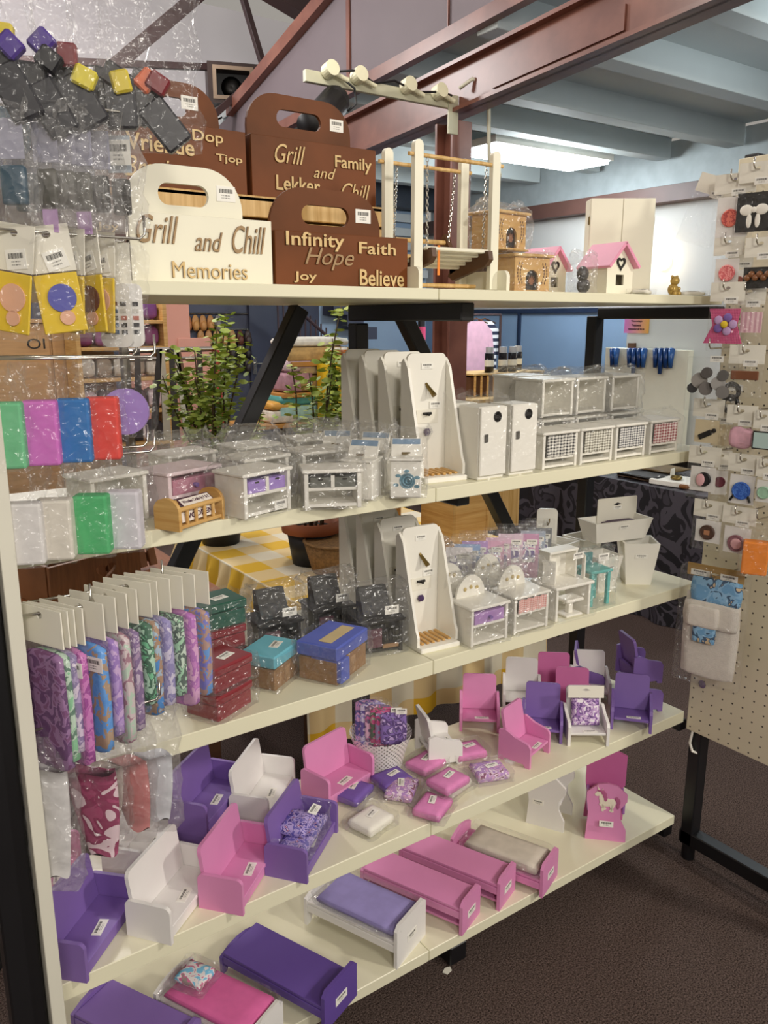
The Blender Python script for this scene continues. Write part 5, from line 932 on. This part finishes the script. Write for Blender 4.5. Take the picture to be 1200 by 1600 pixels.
def plant(u, v, y, top, name, lb, spread, n, seed, pot=True, tall=1):
    p = PY(u, v, y); h = PY(u, top, y)[2] - .7525; t = thing(name, lb, 'potted plant', (p[0], y, .7525)); rnd = random.Random(seed)
    G().lathe([(.075, 0), (.095, .13), (.085, .13), (.08, .11), (0, .11)], n=24).build('pot', BLPOT, t, True); G().lathe([(.098, .12), (.112, .125), (.115, .165), (.1, .165), (.094, .125)], n=24).build('pot_rim', TERRA, t, True)
    g = G(); l = G()
    for k in range(n):
        a = rnd.uniform(0, 6.28); s = spread * rnd.uniform(.2, 1); hh = h * (1 if k == 0 else rnd.uniform(.45, .95)); pts = []
        for j in range(7): f = j / 6; pts.append((.03 * math.cos(a) + s * f ** 1.4 * math.cos(a) + .012 * math.sin(f * 7 + k), .03 * math.sin(a) + s * f ** 1.4 * math.sin(a), .1 + (hh - .1) * f))
        g.tube(pts, [.006 * (1 - .6 * j / 6) for j in range(7)], 5)
        for q in range(int(170 * hh * tall)):
            f = rnd.uniform(.25, 1) ; j = min(5, int(f * 6)); c = Vector(pts[j]).lerp(Vector(pts[j + 1]), f * 6 - j) + Vector((rnd.gauss(0, .022), rnd.gauss(0, .022), rnd.gauss(0, .012)))
            r = rnd.uniform(.012, .023); M = Matrix.Translation(c) @ Matrix.Rotation(rnd.uniform(0, 6.28), 4, 'Z') @ Matrix.Rotation(rnd.uniform(-.9, .9), 4, 'X')
            vs = [l.b.verts.new(M @ Vector((r * x, r * yy, 0))) for x, yy in ((-1, 0), (-.4, .6), (.5, .55), (1, 0), (.5, -.55), (-.4, -.6))]; l.b.faces.new(vs)
    g.build('stems', STEM, t, True); l.build('leaves', LEAF, t)
plant(338, 690, 3.02, 490, 'potted_shrub', 'bushy yellow-green plant left of the slanting black brace', .17, 16, 1)
plant(487, 800, 2.56, 478, 'potted_shrub', 'tall slim plant in a black pot with terracotta rim', .09, 7, 2, tall=.8)
plant(540, 760, 2.95, 530, 'potted_shrub', 'soft green plant beside the tall white showers', .14, 13, 3)
# crates and baskets near the tables
p = PY(125, 935, 2.35); zt = p[2]
t = thing('side_table', 'dark wooden side table under the heart crate', 'table', (p[0], 2.5, 0)); G().box((0, 0, zt - .016), (.75, .62, .03), .002).build('table_top', mat('orange_brown_wood', '96592E', .5, .12, 6, stretch=(12, 1, 1)), t)
for x in (-.33, .33):
    for y in (-.26, .26): G().box((x, y, (zt - .032) / 2), (.05, .05, zt - .033), .002).build('leg', DARKW, t)
t = thing('heart_crate', 'dark wooden crate with a heart shaped handle hole', 'wooden crate', (p[0] + .02, 2.45, zt), 18)
hs = [(16 * math.sin(a) ** 3, 13 * math.cos(a) - 5 * math.cos(2 * a) - 2 * math.cos(3 * a) - math.cos(4 * a)) for a in [2 * math.pi * k / 28 for k in range(28)]]
DW2 = mat('smoked_wood', '8A5F3A', .5, .15, 8, stretch=(12, 1, 1)); G().plate(rrect(-.15, .15, .0, .12, .0, 0), [[(x * .0022 + .03, .07 + z * .0016) for x, z in hs]], 'y', -.11, -.098).build('front_board', DW2, t); G().box((0, .105, .06), (.3, .012, .12), .001).build('back_board', DW2, t)
for x in (-.144, .144): G().box((x, .0035, .06), (.012, .188, .12), .001).build('end_board', DW2, t)
G().box((0, .003, .006), (.274, .186, .01), 0).build('base', DW2, t)
t = thing('slat_board', 'tilted brown slatted board leaning beside the heart crate', 'slatted board', PY(205, 935, 2.5)[:2] + (zt,), 12)
M = Matrix.Rotation(R(-16), 4, 'X')
for k in range(6): G().box((-.09 + k * .036, 0, .14), (.026, .014, .26), .002, M).build('slat', mat('umber_wood', 'A0714E', .5, .12, 8), t)
G().box((0, .012, .04), (.21, .01, .03), .001, M).build('batten', DW2, t)
p = PY(527, 885, 2.42); t = thing('woven_basket', 'round brown woven basket on the gingham cloth', 'basket', (p[0], 2.42, .7525)); wv = mat('wicker', '9A7446', .8, .2, 90, bump=.8, bscale=160); G().lathe([(.09, 0), (.12, .11), (.113, .11), (.085, .012), (0, .012)], n=32).build('wicker_body', wv, t, True); G().lathe([(.116, .108), (.124, .112), (.116, .118), (.11, .112)], n=32).build('rim', wv, t, True)
for i, (u, v, y, W, D, H, m, lb) in enumerate(((570, 900, 2.75, .22, .2, .26, PINE, 'pale pine crate behind the third shelf showers'), (708, 900, 2.42, .17, .2, .3, PINE, 'pale pine box beside the cardboard trays'), (762, 850, 2.6, .2, .16, .22, PINEH, 'pine box under the cardboard trays'))):
    p = PY(u, v, y); t = thing('pine_box', lb, 'wooden box', (p[0], y, .7525)); 
    for x in (-W / 2, W / 2): G().box((x, 0, H / 2), (.012, D, H), .001).build('side_board', m, t)
    for yy in (-D / 2 + .006, D / 2 - .006): G().box((0, yy, H / 2), (W - .0125, .011, H), .001).build('end_board', m, t)
    G().box((0, 0, .006), (W - .013, D - .024, .01), 0).build('base', m, t)
CB = mat('cardboard', 'A98462', .8, .08, 12)
for i, (u, v, lb) in enumerate(((752, 812, 'lower cardboard tray on the pine box'), (748, 790, 'upper cardboard tray holding a bag of dried petals'))):
    t = thing('cardboard_tray', lb, 'cardboard tray', (PY(762, 850, 2.6)[0] - .0 - .01 * i, 2.6, .9735 + .071 * i), 8 * i); g = G().box((0, 0, .003), (.19, .15, .006), 0).box((0, -.072, .037), (.19, .006, .062), .001).box((0, .072, .037), (.19, .006, .062), .001).box((-.092, 0, .037), (.006, .137, .062), 0).box((.092, 0, .037), (.006, .137, .062), 0); g.build('tray', CB, t)
t = thing('petal_bag', 'clear bag of brown dried petals in the upper cardboard tray', 'bag', (PY(762, 850, 2.6)[0] - .01, 2.6, 1.052)); pillow(G(), (0, 0, .035), (.14, .11, .065), .5, wob=.01).build('petals', printed('dried_petals', ['8C6A48', 'C09A78', '6A3E2C', 'A07A5A'], 60), t, True); bag(t, .15, .12, .07, .03, 180, BAG)
# belt rail
a, b = PY(200, 548, 4.0), PY(352, 548, 4.0); t = thing('belt_rail', 'steel hanging rail carrying leather belts', 'clothes rail', (a[0], 4.0, 0)); L_ = b[0] - a[0]
G().cyl((0, 0, a[2]), (L_, 0, a[2]), .013).build('top_bar', CHROME, t); G().cyl((0, .12, a[2] - .05), (L_, .12, a[2] - .05), .01).build('lower_bar', CHROME, t)
for x in (0.0, L_): G().box((x, .06, (a[2] + .02) / 2), (.035, .05, a[2] + .02), .003).build('upright', mat('grey_tube', '8A8478', .4, metal=.6), t)
for i, (u0, u1, c, lb) in enumerate(((250, 240, '241C1A', 'black leather belt, leftmost on the rail'), (253, 262, 'B8B0A0', 'pale canvas belt on the rail'), (268, 276, '2E2A26', 'dark brown belt in the middle of the rail'), (275, 295, 'C8C4B4', 'light grey belt slanting on the rail'), (278, 305, '6A4A34', 'mid brown belt slanting on the rail'), (312, 316, '3A2A22', 'thin dark belt near the shrub'), (340, 346, 'A8382E', 'red belt near the slanting brace'), (215, 218, '2A2224', 'black belt half hidden by the hanging packs'))):
    p0 = PY(u0, 550, 3.97); p1 = PY(u1, 688, 3.97); g = G(); dx = p1[0] - p0[0]; dz = p0[2] - p1[2]
    g.plate([(-.012, .016), (.012, .016), (.02 + dx, -dz), (-.02 + dx, -dz)], (), 'y', -.004, .004); o = g.build('belt', mat('belt_' + c, c, .5, .1), None); o.location = (p0[0], 3.972, p0[2]); tag(o, lb, 'belt', 'belts on the rail')
# shoes on the navy wall
rows_ = [(505, 286, 345, 6, ['B06A3A', 'C89050', 'C48A4C', '8A8480']), (528, 318, 392, 7, ['C08A50', 'D0A468', 'C89A5C', '6A3A28', '4A3A34']), (549, 318, 392, 7, ['B08458', 'C89C60', '3A2E2C', '2A2426']), (571, 330, 392, 6, ['5A4030', '2E2624', '3A302E'])]
nm4 = ['top', 'second', 'third', 'lowest']; first = {}
for r, (v, u0, u1, n, cs) in enumerate(rows_):
    for k in range(n):
        u = u0 + (u1 - u0) * k / (n - 1); c = cs[min(len(cs) - 1, int(k * len(cs) / n))]; p = PY(u, v, 8.88)
        if c not in first:
            g = G(); g.ball((0, 0, 0), .045, (1, .55, 2.1), 12); g.ball((0, -.022, -.03), .038, (1, .7, 1.5), 10); o = g.build('shoe', mat('shoe_' + c, c, .5, .12), None, True); first[c] = o
        else: o = first[c].copy(); COL.objects.link(o)
        o.location = (p[0], 8.955, p[2]); tone = 'grey' if c == '8A8480' else ('dark' if int(c[:2], 16) < 0x70 else 'tan'); tag(o, f'{tone} shoe in the {nm4[r]} row hung on the navy wall', 'shoe', f'{tone} shoes of the {nm4[r]} row')
for r, v in enumerate((490, 515, 538, 560)):
    p = PY(345, v, 8.95); tag(G().cyl((p[0] - .55, 8.985, p[2]), (p[0] + .5, 8.985, p[2]), .012, n=8).build('shoe_rail', CHROME, None), f'thin steel rail behind the {nm4[r]} row of shoes', 'rail')
# far left display of bundles
p = PY(222, 700, 6.0); t = thing('bundle_shelf', 'pine shelf rack of small bundles beside the salmon partition', 'shelf rack', (p[0] - .12, 6.0, 0))
zs = [PY(222, v, 6.0)[2] for v in (690, 640, 590, 543, 503)]
for x in (-.32, .3): G().box((x, 0, .9), (.03, .3, 1.8), .002).build('upright', PINE, t)
for z in zs: G().box((-.01, 0, z), (.588, .3, .024), .002).build('shelf', PINE, t)
for i, (z, cs) in enumerate(zip(zs, (['3A3438', 'E8DCE0'], ['D8C4CC', '6A5A60'], ['D8D0C4', 'A89888'], ['8C4A78', 'A868A0'], ['7A4A8C', '9C6CA8']))):
    for k in range(5):
        o = G(); pillow(o, (0, 0, .075), (.1, .16, .15), .4, seed=k); o = o.build('bundle', mat('bundle_' + cs[k % 2], cs[k % 2], .8, .1, 20), None, True); o.location = (p[0] - .12 - .25 + k * .118, 6.0, z + .0125); tag(o, 'soft bundle on the ' + ('lowest', 'second lowest', 'middle', 'second highest', 'topmost')[i] + ' board of the pine rack', 'bundle', 'bundles on pine rack board %d from the floor' % (i + 1))
p = PY(70, 505, 6.3); t = thing('tan_box_stand_in', 'tall tan cupboard added in place of a lettered box, behind the hanging coloured blocks', 'cupboard', (p[0], 6.4, 0)); W = PY(166, 505, 6.3)[0] - PY(-40, 505, 6.3)[0]  # made-up cupboard in place of a lettered tan box, brightens the navy wall
G().box((0, 0, p[2] / 2), (W, .4, p[2]), .004).build('body', mat('tan_veneer', 'C49A68', .5, .08, 5, stretch=(1, 1, 10)), t); G().box((0, -.01, p[2] + .0155), (W + .04, .44, .03), .003).build('top', MATS['tan_veneer'], t)
for k in (-1, 1): d_ = G().box((k * W * .245, -.211, p[2] * .5), (W * .47, .02, p[2] * .94), .003).build('door', MATS['tan_veneer'], t); G().ball((k * .04, -.235, p[2] * .6), .016).build('knob', BRASS, d_)
word(t, 'OI', .12, .07, (-.1, -.2212, p[2] - .14), DKM, (90, 0, 0), '', .002)
# craft display behind the plants
t = thing('craft_display', 'stepped wooden display stand loaded with baskets behind the plants', 'display stand', (PY(490, 600, 5.2)[0], 5.2, 0))
lv = [(PY(490, 656, 5.2)[2], 1.5), (PY(490, 612, 5.2)[2], .95), (PY(490, 566, 5.2)[2], .8)]
for z, w_ in lv: G().box((.12, 0, z), (w_, .4, .03), .003).build('shelf', mat('honey_wood', 'C08A44', .5, .1), t)
for x in (-.2, .42): G().box((x, .1, lv[2][0] / 2 - .02), (.05, .05, lv[2][0] - .01), .002).build('upright', DARKW, t)
for i, (u, lvl, W, H, c, c2, lb) in enumerate(((480, 2, .52, .17, 'E8E4D8', 'C8A468', 'white wrapped stack on the top step of the display'), (449, 1, .22, .24, 'D8C0C8', 'B88C98', 'pink and white bundle on the middle step'), (490, 1, .42, .2, 'C8B080', 'A88850', 'straw coloured basket on the middle step'), (425, 0, .2, .15, 'E0A84C', 'E8E0D0', 'orange and white bundle on the lowest step'), (448, 0, .3, .2, '58A8A4', 'A8D0C8', 'turquoise basket on the lowest step'), (505, 0, .36, .18, 'A09088', '605850', 'grey basket on the lowest step'), (545, 0, .25, .14, 'E09080', 'E8E0DC', 'coral and white bundle at the right of the lowest step'))):
    z = lv[lvl][0] + .0155; x = PY(u, 600, 5.2)[0]; t = thing('craft_basket' if 'basket' in lb else 'craft_bundle', lb, 'basket' if 'basket' in lb else 'bundle', (x, 5.15, z)); pillow(G(), (0, 0, H * .3), (W, .26, H * .6), .15, seed=i).build('lower_part', mat('cb_' + c2, c2, .8, .15, 25), t, True); pillow(G(), (0, 0, H * .78), (W * .97, .25, H * .42), .35, seed=i + 9).build('upper_part', mat('cb_' + c, c, .5, .1, 25), t, True)
p = PY(524, 660, 4.9); t = thing('yellow_stand', 'bright yellow pedestal with amber jars on it', 'pedestal', (p[0], 4.9, 0)); zt2 = PY(524, 566, 4.9)[2]; G().box((0, 0, zt2 / 2), (.17, .2, zt2), .004).build('column', mat('lemon_paint', 'E0B81C', .5, .04), t)
for k in range(3):
    t = thing('amber_jar', 'small amber jar with white cap on the yellow pedestal', 'jar', (p[0] - .055 + k * .055, 4.86, zt2 + .0005), 0, 'amber jars on the yellow pedestal'); G().cyl((0, 0, 0), (0, 0, .085), .024).build('jar', mat('amber', 'A8642A', .2, .1), t, True); G().cyl((0, 0, .0855), (0, 0, .1), .02).build('cap', WHITE, t)
t = thing('stair_railing', 'dark slatted stair railing sloping beyond the plants', 'railing', (PY(540, 500, 8.4)[0] - .6, 8.4, 0))
for k in range(10): G().cyl((k * .07 - .3, 0, 0), (k * .07 - .3, 0, 1.95 - k * .045), .01, n=6).build('baluster', mat('plum_steel', '4A3438', .5, .1), t)
G().cyl((-.35, 0, 1.98), (.6, 0, 1.25), .02, n=8).build('handrail', MATS['plum_steel'], t)
p = PY(658, 560, 6.5); t = thing('dressed_bottle', 'pink and black bottle shape standing beyond the showers', 'bottle', (p[0], 6.5, 1.1)); G().lathe([(.06, 0), (.065, .12), (.05, .22), (.03, .3), (.03, .36), (0, .36)], n=20).build('bottle', mat('smoke_glass', 'B8B4BC', .2, .1), t, True); G().cyl((0, 0, .345), (0, 0, .47), .042).build('pink_label', mat('hot_pink_label', 'D84C78', .5), t); G().cyl((0, 0, .4701), (0, 0, .54), .035).build('cap', BLK, t)
t = thing('bottle_plinth', 'plain white plinth under the pink and black bottle', 'plinth', (p[0], 6.5, 0)); G().box((0, 0, .54), (.5, .4, 1.08), .004).build('plinth_body', WHITE, t); G().box((0, 0, 1.09), (.54, .44, .019), .002).build('plinth_top', WHITE, t)
# garments by the steel column
for i, (u, c, lb) in enumerate(((744, 'E4B4C8', 'pale pink shirt hanging beyond the steel column'), (757, '2A3048', 'navy and white striped shirt hanging behind the pink one'))):
    p = PY(u, 502, 6.6 + .12 * i); t = thing('hanging_shirt', lb, 'shirt', (p[0], 6.6 + .12 * i, p[2])); M_ = mat('shirt_pink', c, .8, .06, 12) if i == 0 else gingham('navy_stripes', '2A3048', 'E8E8EA', 14, ('Z', 'Z')); G().plate([(-.08, 0), (.08, 0), (.2, -.1), (.24, -.34), (.17, -.36), (.15, -.2), (.17, -.62), (-.17, -.62), (-.15, -.2), (-.17, -.36), (-.24, -.34), (-.2, -.1)], (), 'y', -.03, .03).build('shirt_body', M_, t); G().tube([(-.16, 0, -.02), (0, 0, .03), (.16, 0, -.02)], .008).build('hanger', DARKW, t)
p = PY(744, 497, 6.66); t = thing('garment_rail', 'dark rail holding the pink and striped shirts', 'clothes rail', (p[0], 6.66, 0)); G().cyl((-.3, 0, p[2] + .035), (.35, 0, p[2] + .035), .012).build('top_bar', DKI, t)
for x in (-.3, .35): G().cyl((x, 0, 0), (x, 0, p[2] + .03), .014).build('upright', DKI, t)
# slatted crate with bottles and jars
a = PY(735, 584, 5.5); b = PY(846, 584, 5.5); zc = a[2]; W = b[0] - a[0]
t = thing('display_table', 'wooden table under the slatted crate of bottles', 'table', ((a[0] + b[0]) / 2 + .2, 5.62, 0)); G().box((0, 0, zc - .22), (W + .75, .7, .03), .002).build('table_top', PINEH, t)
for x in (-.45, .45): G().box((x, 0, (zc - .236) / 2), (.06, .5, zc - .237), .002).build('trestle', PINE, t)
t = thing('slatted_crate', 'upturned pine slatted crate with dark bottles on top', 'wooden crate', ((a[0] + b[0]) / 2, 5.66, zc - .2045)); G().box((0, 0, .195), (W, .4, .016), .002).build('top_board', PINEH, t); G().box((0, .02, .09), (W - .06, .3, .16), .0).build('dark_inside', mat('crate_shadow_wood', '6A4426', .7, .1), t)  # solid dark block puts the shade inside the crate into its colour
for k in range(12): G().box((-W / 2 + .03 + k * (W - .06) / 11, -.19, .092), (.045 if k > 5 else .018, .012, .184), .001).build('slat', PINE, t)
for i, (u, lb) in enumerate(((764, 'leftmost of four'), (785, 'second from the left'), (800, 'third from the left'), (808, 'rearmost at the right'))):
    y = 5.55 if i < 3 else 5.68; p = PY(u, 583, y); put('sauce', lambda t: (G().cyl((0, 0, 0), (0, 0, .17), .042, n=18).build('bottle', mat('dark_sauce', '1E1618', .2, .1), t, True), G().cyl((0, 0, .055), (0, 0, .11), .0428, n=18).build('paper_label', PAPER, t), G().cyl((0, 0, .1705), (0, 0, .225), .034, n=18).build('cap', mat('milk_cap', 'C8C8CC', .4), t)), 'sauce_bottle', 'dark bottle with white label on the slatted crate, ' + lb, 'bottle', (p[0], y, zc - .001))
for i, u in enumerate((832, 843, 853)):
    p = PY(u, 612, 5.42); put('jar', lambda t: (G().cyl((0, 0, 0), (0, 0, .12), .045, n=18).build('jar', mat('honey_jar', 'C8B48C', .2, .1), t, True), G().cyl((0, 0, .1205), (0, 0, .15), .047, n=18).build('lid', BLK, t)), 'preserve_jar', 'black lidded preserve jar right of the slatted crate', 'jar', (p[0] + .03 * i, 5.42, zc - .2045), 0, 'preserve jars right of the crate')
# white screen with sign and blue pouches
p = PX(994, 505, 5.965); t = thing('paper_sign', 'pink and orange paper sign on the white screen', 'sign', (5.972, p[1], p[2]), -90)
def grad():
    m = mat('sign_pink_orange', 'E08AC0', .6, .02); nt = m.node_tree; N = nt.nodes; L = nt.links; r = N.new('ShaderNodeValToRGB'); r.color_ramp.elements[0].color = (*hx('D67CC6'), 1); r.color_ramp.elements[1].color = (*hx('EBB04A'), 1); tc = N.new('ShaderNodeTexCoord'); s = N.new('ShaderNodeSeparateXYZ'); L.new(tc.outputs['Generated'], s.inputs[0]); L.new(s.outputs['X'], r.inputs[0]); L.new(r.outputs[0], N['Principled BSDF'].inputs['Base Color']); return m
G().box((0, 0, 0), (.26, .003, .17), 0).build('paper', grad(), t)
for k, tx in enumerate(('See the world', 'Thursdays', 'Treatments', 'remember all to us')): word(t, tx, .1 + .018 * (k % 2) + (.05 if k in (0, 3) else 0), .02, (-.0, -.0016, .048 - k * .032), MATS['plum_ink'], (90, 0, 0), 'b', .001)
t = thing('screen_post', 'dark wooden post below the pink and orange sign', 'post', (5.955, p[1] + .02, 0)); G().box((0, 0, .72), (.03, .07, 1.44), .002).build('post', DARKW, t)
p2 = PX(1010, 545, 5.9); ya = min(5.05, PX(944, 546, 5.85)[1]); yb = PX(1075, 546, 5.85)[1]; tag(G().box((5.9, (ya + yb) / 2, p2[2] / 2), (.06, ya - yb, p2[2]), .002).build('cream_counter_board', CREAM, None), 'cream counter board standing before the white screen', 'counter board')
for i, (u, k) in enumerate(((958, 0), (964, 1), (985, 0), (992, 2), (1000, 0), (1007, 1), (1026, 0), (1034, 2), (1042, 0), (1050, 1))):
    p = PX(u, 546, 5.85); p = (p[0], min(p[1], 5.0), p[2]); H = .2 if k == 2 else .15; g = G(); g.cyl((0, 0, -H), (0, 0, 0), .016, .028, 12); g.ball((0, 0, 0), .028, (1, 1, .5), 12); o = g.build('blue_pouch', mat('blue_gloss_%d' % (k % 2), ('1C3F78', '2E5C9C')[k % 2], .25, .1), None, True); o.location = (5.846, p[1], p[2]); tag(o, ('long' if k == 2 else ('light blue' if k == 1 else 'dark blue')) + ' pouch hung on the cream board, ' + ('left cluster' if u < 970 else ('middle cluster' if u < 1015 else 'right cluster')), 'pouch', ('long', 'light blue', 'dark blue')[(2, 1, 0)[k]] + ' pouches of the ' + ('left', 'middle', 'right')[(u > 970) + (u > 1015)] + ' cluster')
# damask draped table
DAM = printed('black_damask', ['17161B', '4A464E', '1C1A20', '3A363E'], 7.5, .55)
t = thing('draped_table', 'table draped to the floor in black damask cloth', 'table', (4.12, 3.45, 0)); g = G(); g.box((0, 0, .742), (.8, 2.3, .016), .004)
g.build('top_cloth', DAM, t); g = G(); g.sheet(lambda a, b: Vector((-.4 - .03 * b - .02 * b * math.sin(a * 60), -1.15 + 2.3 * a, .748 - .745 * b)), 150, 8); g.build('side_drop', DAM, t, True); g = G(); g.sheet(lambda a, b: Vector((-.4 + .8 * a, -1.15 - .03 * b - .02 * b * math.sin(a * 30), .748 - .745 * b)), 60, 8); g.build('end_drop', DAM, t, True)
for i, (u, v, W, D, c, lb) in enumerate(((990, 752, .3, .22, '5A4026', 'brown'), (1010, 748, .3, .24, '2A2622', 'black'), (1030, 742, .28, .22, '7A6238', 'tan'))):
    p = PZ(u, v, .75); tag(pillow(G(), (0, 0, .008), (D, W, .014), .1, seed=i, wob=.006).build('leather_piece', mat('leather_' + c, c, .5, .15, 10), None, True), f'{lb} leather piece lying on the black damask table', 'leather piece').location = (max(3.9, p[0]), p[1], .7515 + .0165 * i)
p = PZ(1040, 757, .75); p = (max(3.88, p[0]), p[1]); t = thing('white_board', 'white square board lying on the black damask table', 'board', (p[0], p[1] - .05, .7515), 10); G().box((0, 0, .016), (.2, .26, .03), .004).build('board', WHITE, t)
t = thing('ring_stand', 'small brass ring display on the white square board', 'ring', (p[0] - .03, p[1] - .05, .784)); G().lathe([(.026, 0), (.032, .01), (.026, .02), (.02, .01), (.026, 0)], n=24).build('ring', BRASS, t, True); G().box((.02, .03, .03), (.06, .004, .05), 0, Matrix.Rotation(.3, 4, 'Z')).build('price_card', PAPER, t)
p = PZ(1085, 764, .75); t = thing('wallet', 'brown leather wallet near the pegboard edge', 'wallet', (max(3.82, p[0]), p[1] - .0, .7505), 20); pillow(G(), (0, 0, .014), (.1, .14, .026), .1).build('wallet_body', mat('leather_8A5A2E', '8A5A2E', .5, .1), t, True)
# spot lamps on a bar carried by the column, loudspeaker
t = thing('spot_bar', 'cream bar with four white spot lamp sockets on the steel column', 'lamp bar', (2.2, 3.8, 2.80)); BARM = mat('bar_cream', 'C8C6AC', .5, .06); G().box((.46, 0, 0), (.92, .03, .055), .002).build('bar', BARM, t); G().box((.93, -.018, -.06), (.07, .012, .2), .002).build('bracket', BARM, t)
for x in (.12, .29, .6, .81): s = G().cyl((x, -.02, .03), (x, -.075, .04), .038, n=20).build('socket', mat('socket_cream', 'E8E4C4', .5, .03), t); G().cyl((x + .03, -.05, .02), (x + .1, -.05, -.0), .012).build('plug', MATS['socket_cream'], s)
G().tube([(.15, -.05, .03), (.26, -.06, .05), (.38, -.055, .01), (.5, -.06, .04), (.66, -.05, .01), (.8, -.06, .03), (.9, -.04, .03)], .006).build('cable', BLK, t, True); G().tube([(.2, -.05, .0), (.26, -.05, -.03), (.27, -.05, -.1), (.22, -.05, -.14)], .006).build('lamp_cable', BLK, t, True)
t = thing('spot_lamp', 'black cylindrical spot lamp hanging under the cream bar', 'spot lamp', (2.33, 3.78, 2.70)); G().cyl((.03, 0, -.0), (-.14, -.06, -.16), .075, .085, 28).build('housing', BLK, t, True); G().ball((.03, 0, 0), .076).build('rear_cap', BLK, t, True); G().cyl((.02, 0, .02), (.02, 0, .072), .014).build('stem', BLK, t)
tag(G().tube([(3.12, 3.72, 2.86), (3.16, 3.66, 2.9), (3.28, 3.66, 2.88), (3.29, 3.66, 2.6), (3.3, 3.66, 2.5), (3.38, 3.66, 2.44), (3.42, 3.7, 2.44)], .011).build('power_cable', mat('pale_cable', 'C8C4B0', .5), None, True), 'pale cable looping beside the steel column', 'cable')
p = PY(362, 138, 7.02); t = thing('loudspeaker', 'dark loudspeaker box under the roof with pale inner frame', 'loudspeaker', (p[0], 7.02, p[2]), -20); G().plate([(-.21, -.16), (.21, -.16), (.21, .16), (-.21, .16)], [[(-.15, -.11), (.15, -.11), (.15, .11), (-.15, .11)]], 'y', -.16, .14).build('cabinet', mat('speaker_brown', '3A2A26', .5, .1), t); G().plate([(-.17, -.13), (.17, -.13), (.17, .13), (-.17, .13)], [[(-.14, -.1), (.14, -.1), (.14, .1), (-.14, .1)]], 'y', -.175, -.161).build('inner_frame', mat('speaker_frame', 'A08A74', .6), t); G().box((0, .0, 0), (.298, .02, .218), 0).build('baffle', BLK, t); G().lathe([(.09, 0), (.05, .03), (.02, .034), (0, .03)], (0, 0, 0), 24, Matrix.Translation((0, -.012, 0)) @ Matrix.Rotation(R(90), 4, 'X')).build('cone', DKM, t, True); G().cyl((0, .0, .16), (0, .0, .2), .02).build('hanger_rod', BLK, t)
p = S(5, 700, 1500); tag(G().plate([(0, 0), (.018, .004), (.022, .016), (.008, .02), (-.006, .012)], (), 'z', 0, .002).build('paper_scrap', PAPER, None), 'tiny white paper scrap on the brown carpet', 'paper scrap').location = PZ(699, 1523, .001)
# repeats of one kind share a group phrase
GR = {'bottle_caddy': 'bottle caddies on the top shelf', 'toy_fireplace': 'toy fireplaces on the top shelf', 'bird_house': 'pink roofed bird houses', 'small_pack': 'small packs on the top shelf', 'toy_cabinet': 'bagged doll cabinets on the second shelf', 'toy_washstand': 'bagged doll washstands', 'doll_shower': 'tall white doll showers', 'doll_fridge': 'white doll fridges',
 'curtained_cabinet': 'gingham curtained cabinets', 'open_cabinet': 'open white cabinets on the second shelf', 'gift_box': 'bagged gift boxes on the third shelf', 'toy_stove': 'black toy stoves', 'dressing_table': 'bagged dressing tables', 'craft_pack': 'upright craft packs behind the dressing tables', 'wooden_pot': 'white wooden pots', 'doll_sofa': 'doll sofas on the fourth shelf',
 'doll_armchair': 'doll armchairs on the fourth shelf', 'cushion_pack': 'floral cushion packs', 'bedding_pack': 'small bedding packs', 'doll_bed': 'doll beds on the lowest shelf', 'bedding_set': 'mattresses on the doll beds', 'doll_high_chair': 'doll high chairs', 'foam_block_pack': 'bagged foam blocks', 'cloth_pack': 'rolled cloths in pointed bags',
 'yellow_card_pack': 'yellow card packs', 'swatch_card': 'swatch cards', 'small_parts_pack': 'small bagged parts', 'dark_parts_pack': 'big bags of dark parts', 'accessory_card': 'accessory cards on the pegboard', 'potted_shrub': 'potted plants behind the shelves', 'pine_box': 'pine boxes', 'cardboard_tray': 'cardboard trays', 'craft_basket': 'baskets on the craft display',
 'craft_bundle': 'bundles on the craft display', 'sauce_bottle': 'dark bottles on the slatted crate', 'leather_piece': 'leather pieces on the damask table', 'hanging_shirt': 'shirts on the garment rail', 'shelving_stand': 'black stands of the shelf unit', 'shoe_rail': 'rails of the shoe wall'}
for o in bpy.data.objects:
    b = o.name.split('.')[0]
    if o.parent is None and 'label' in o and 'group' not in o:
        if b in GR: o['group'] = GR[b]
        elif b == 'fabric_pack': o['group'] = 'fabric packs in the lace basket' if 'basket' in o['label'] else 'fabric packs on the left hooks'
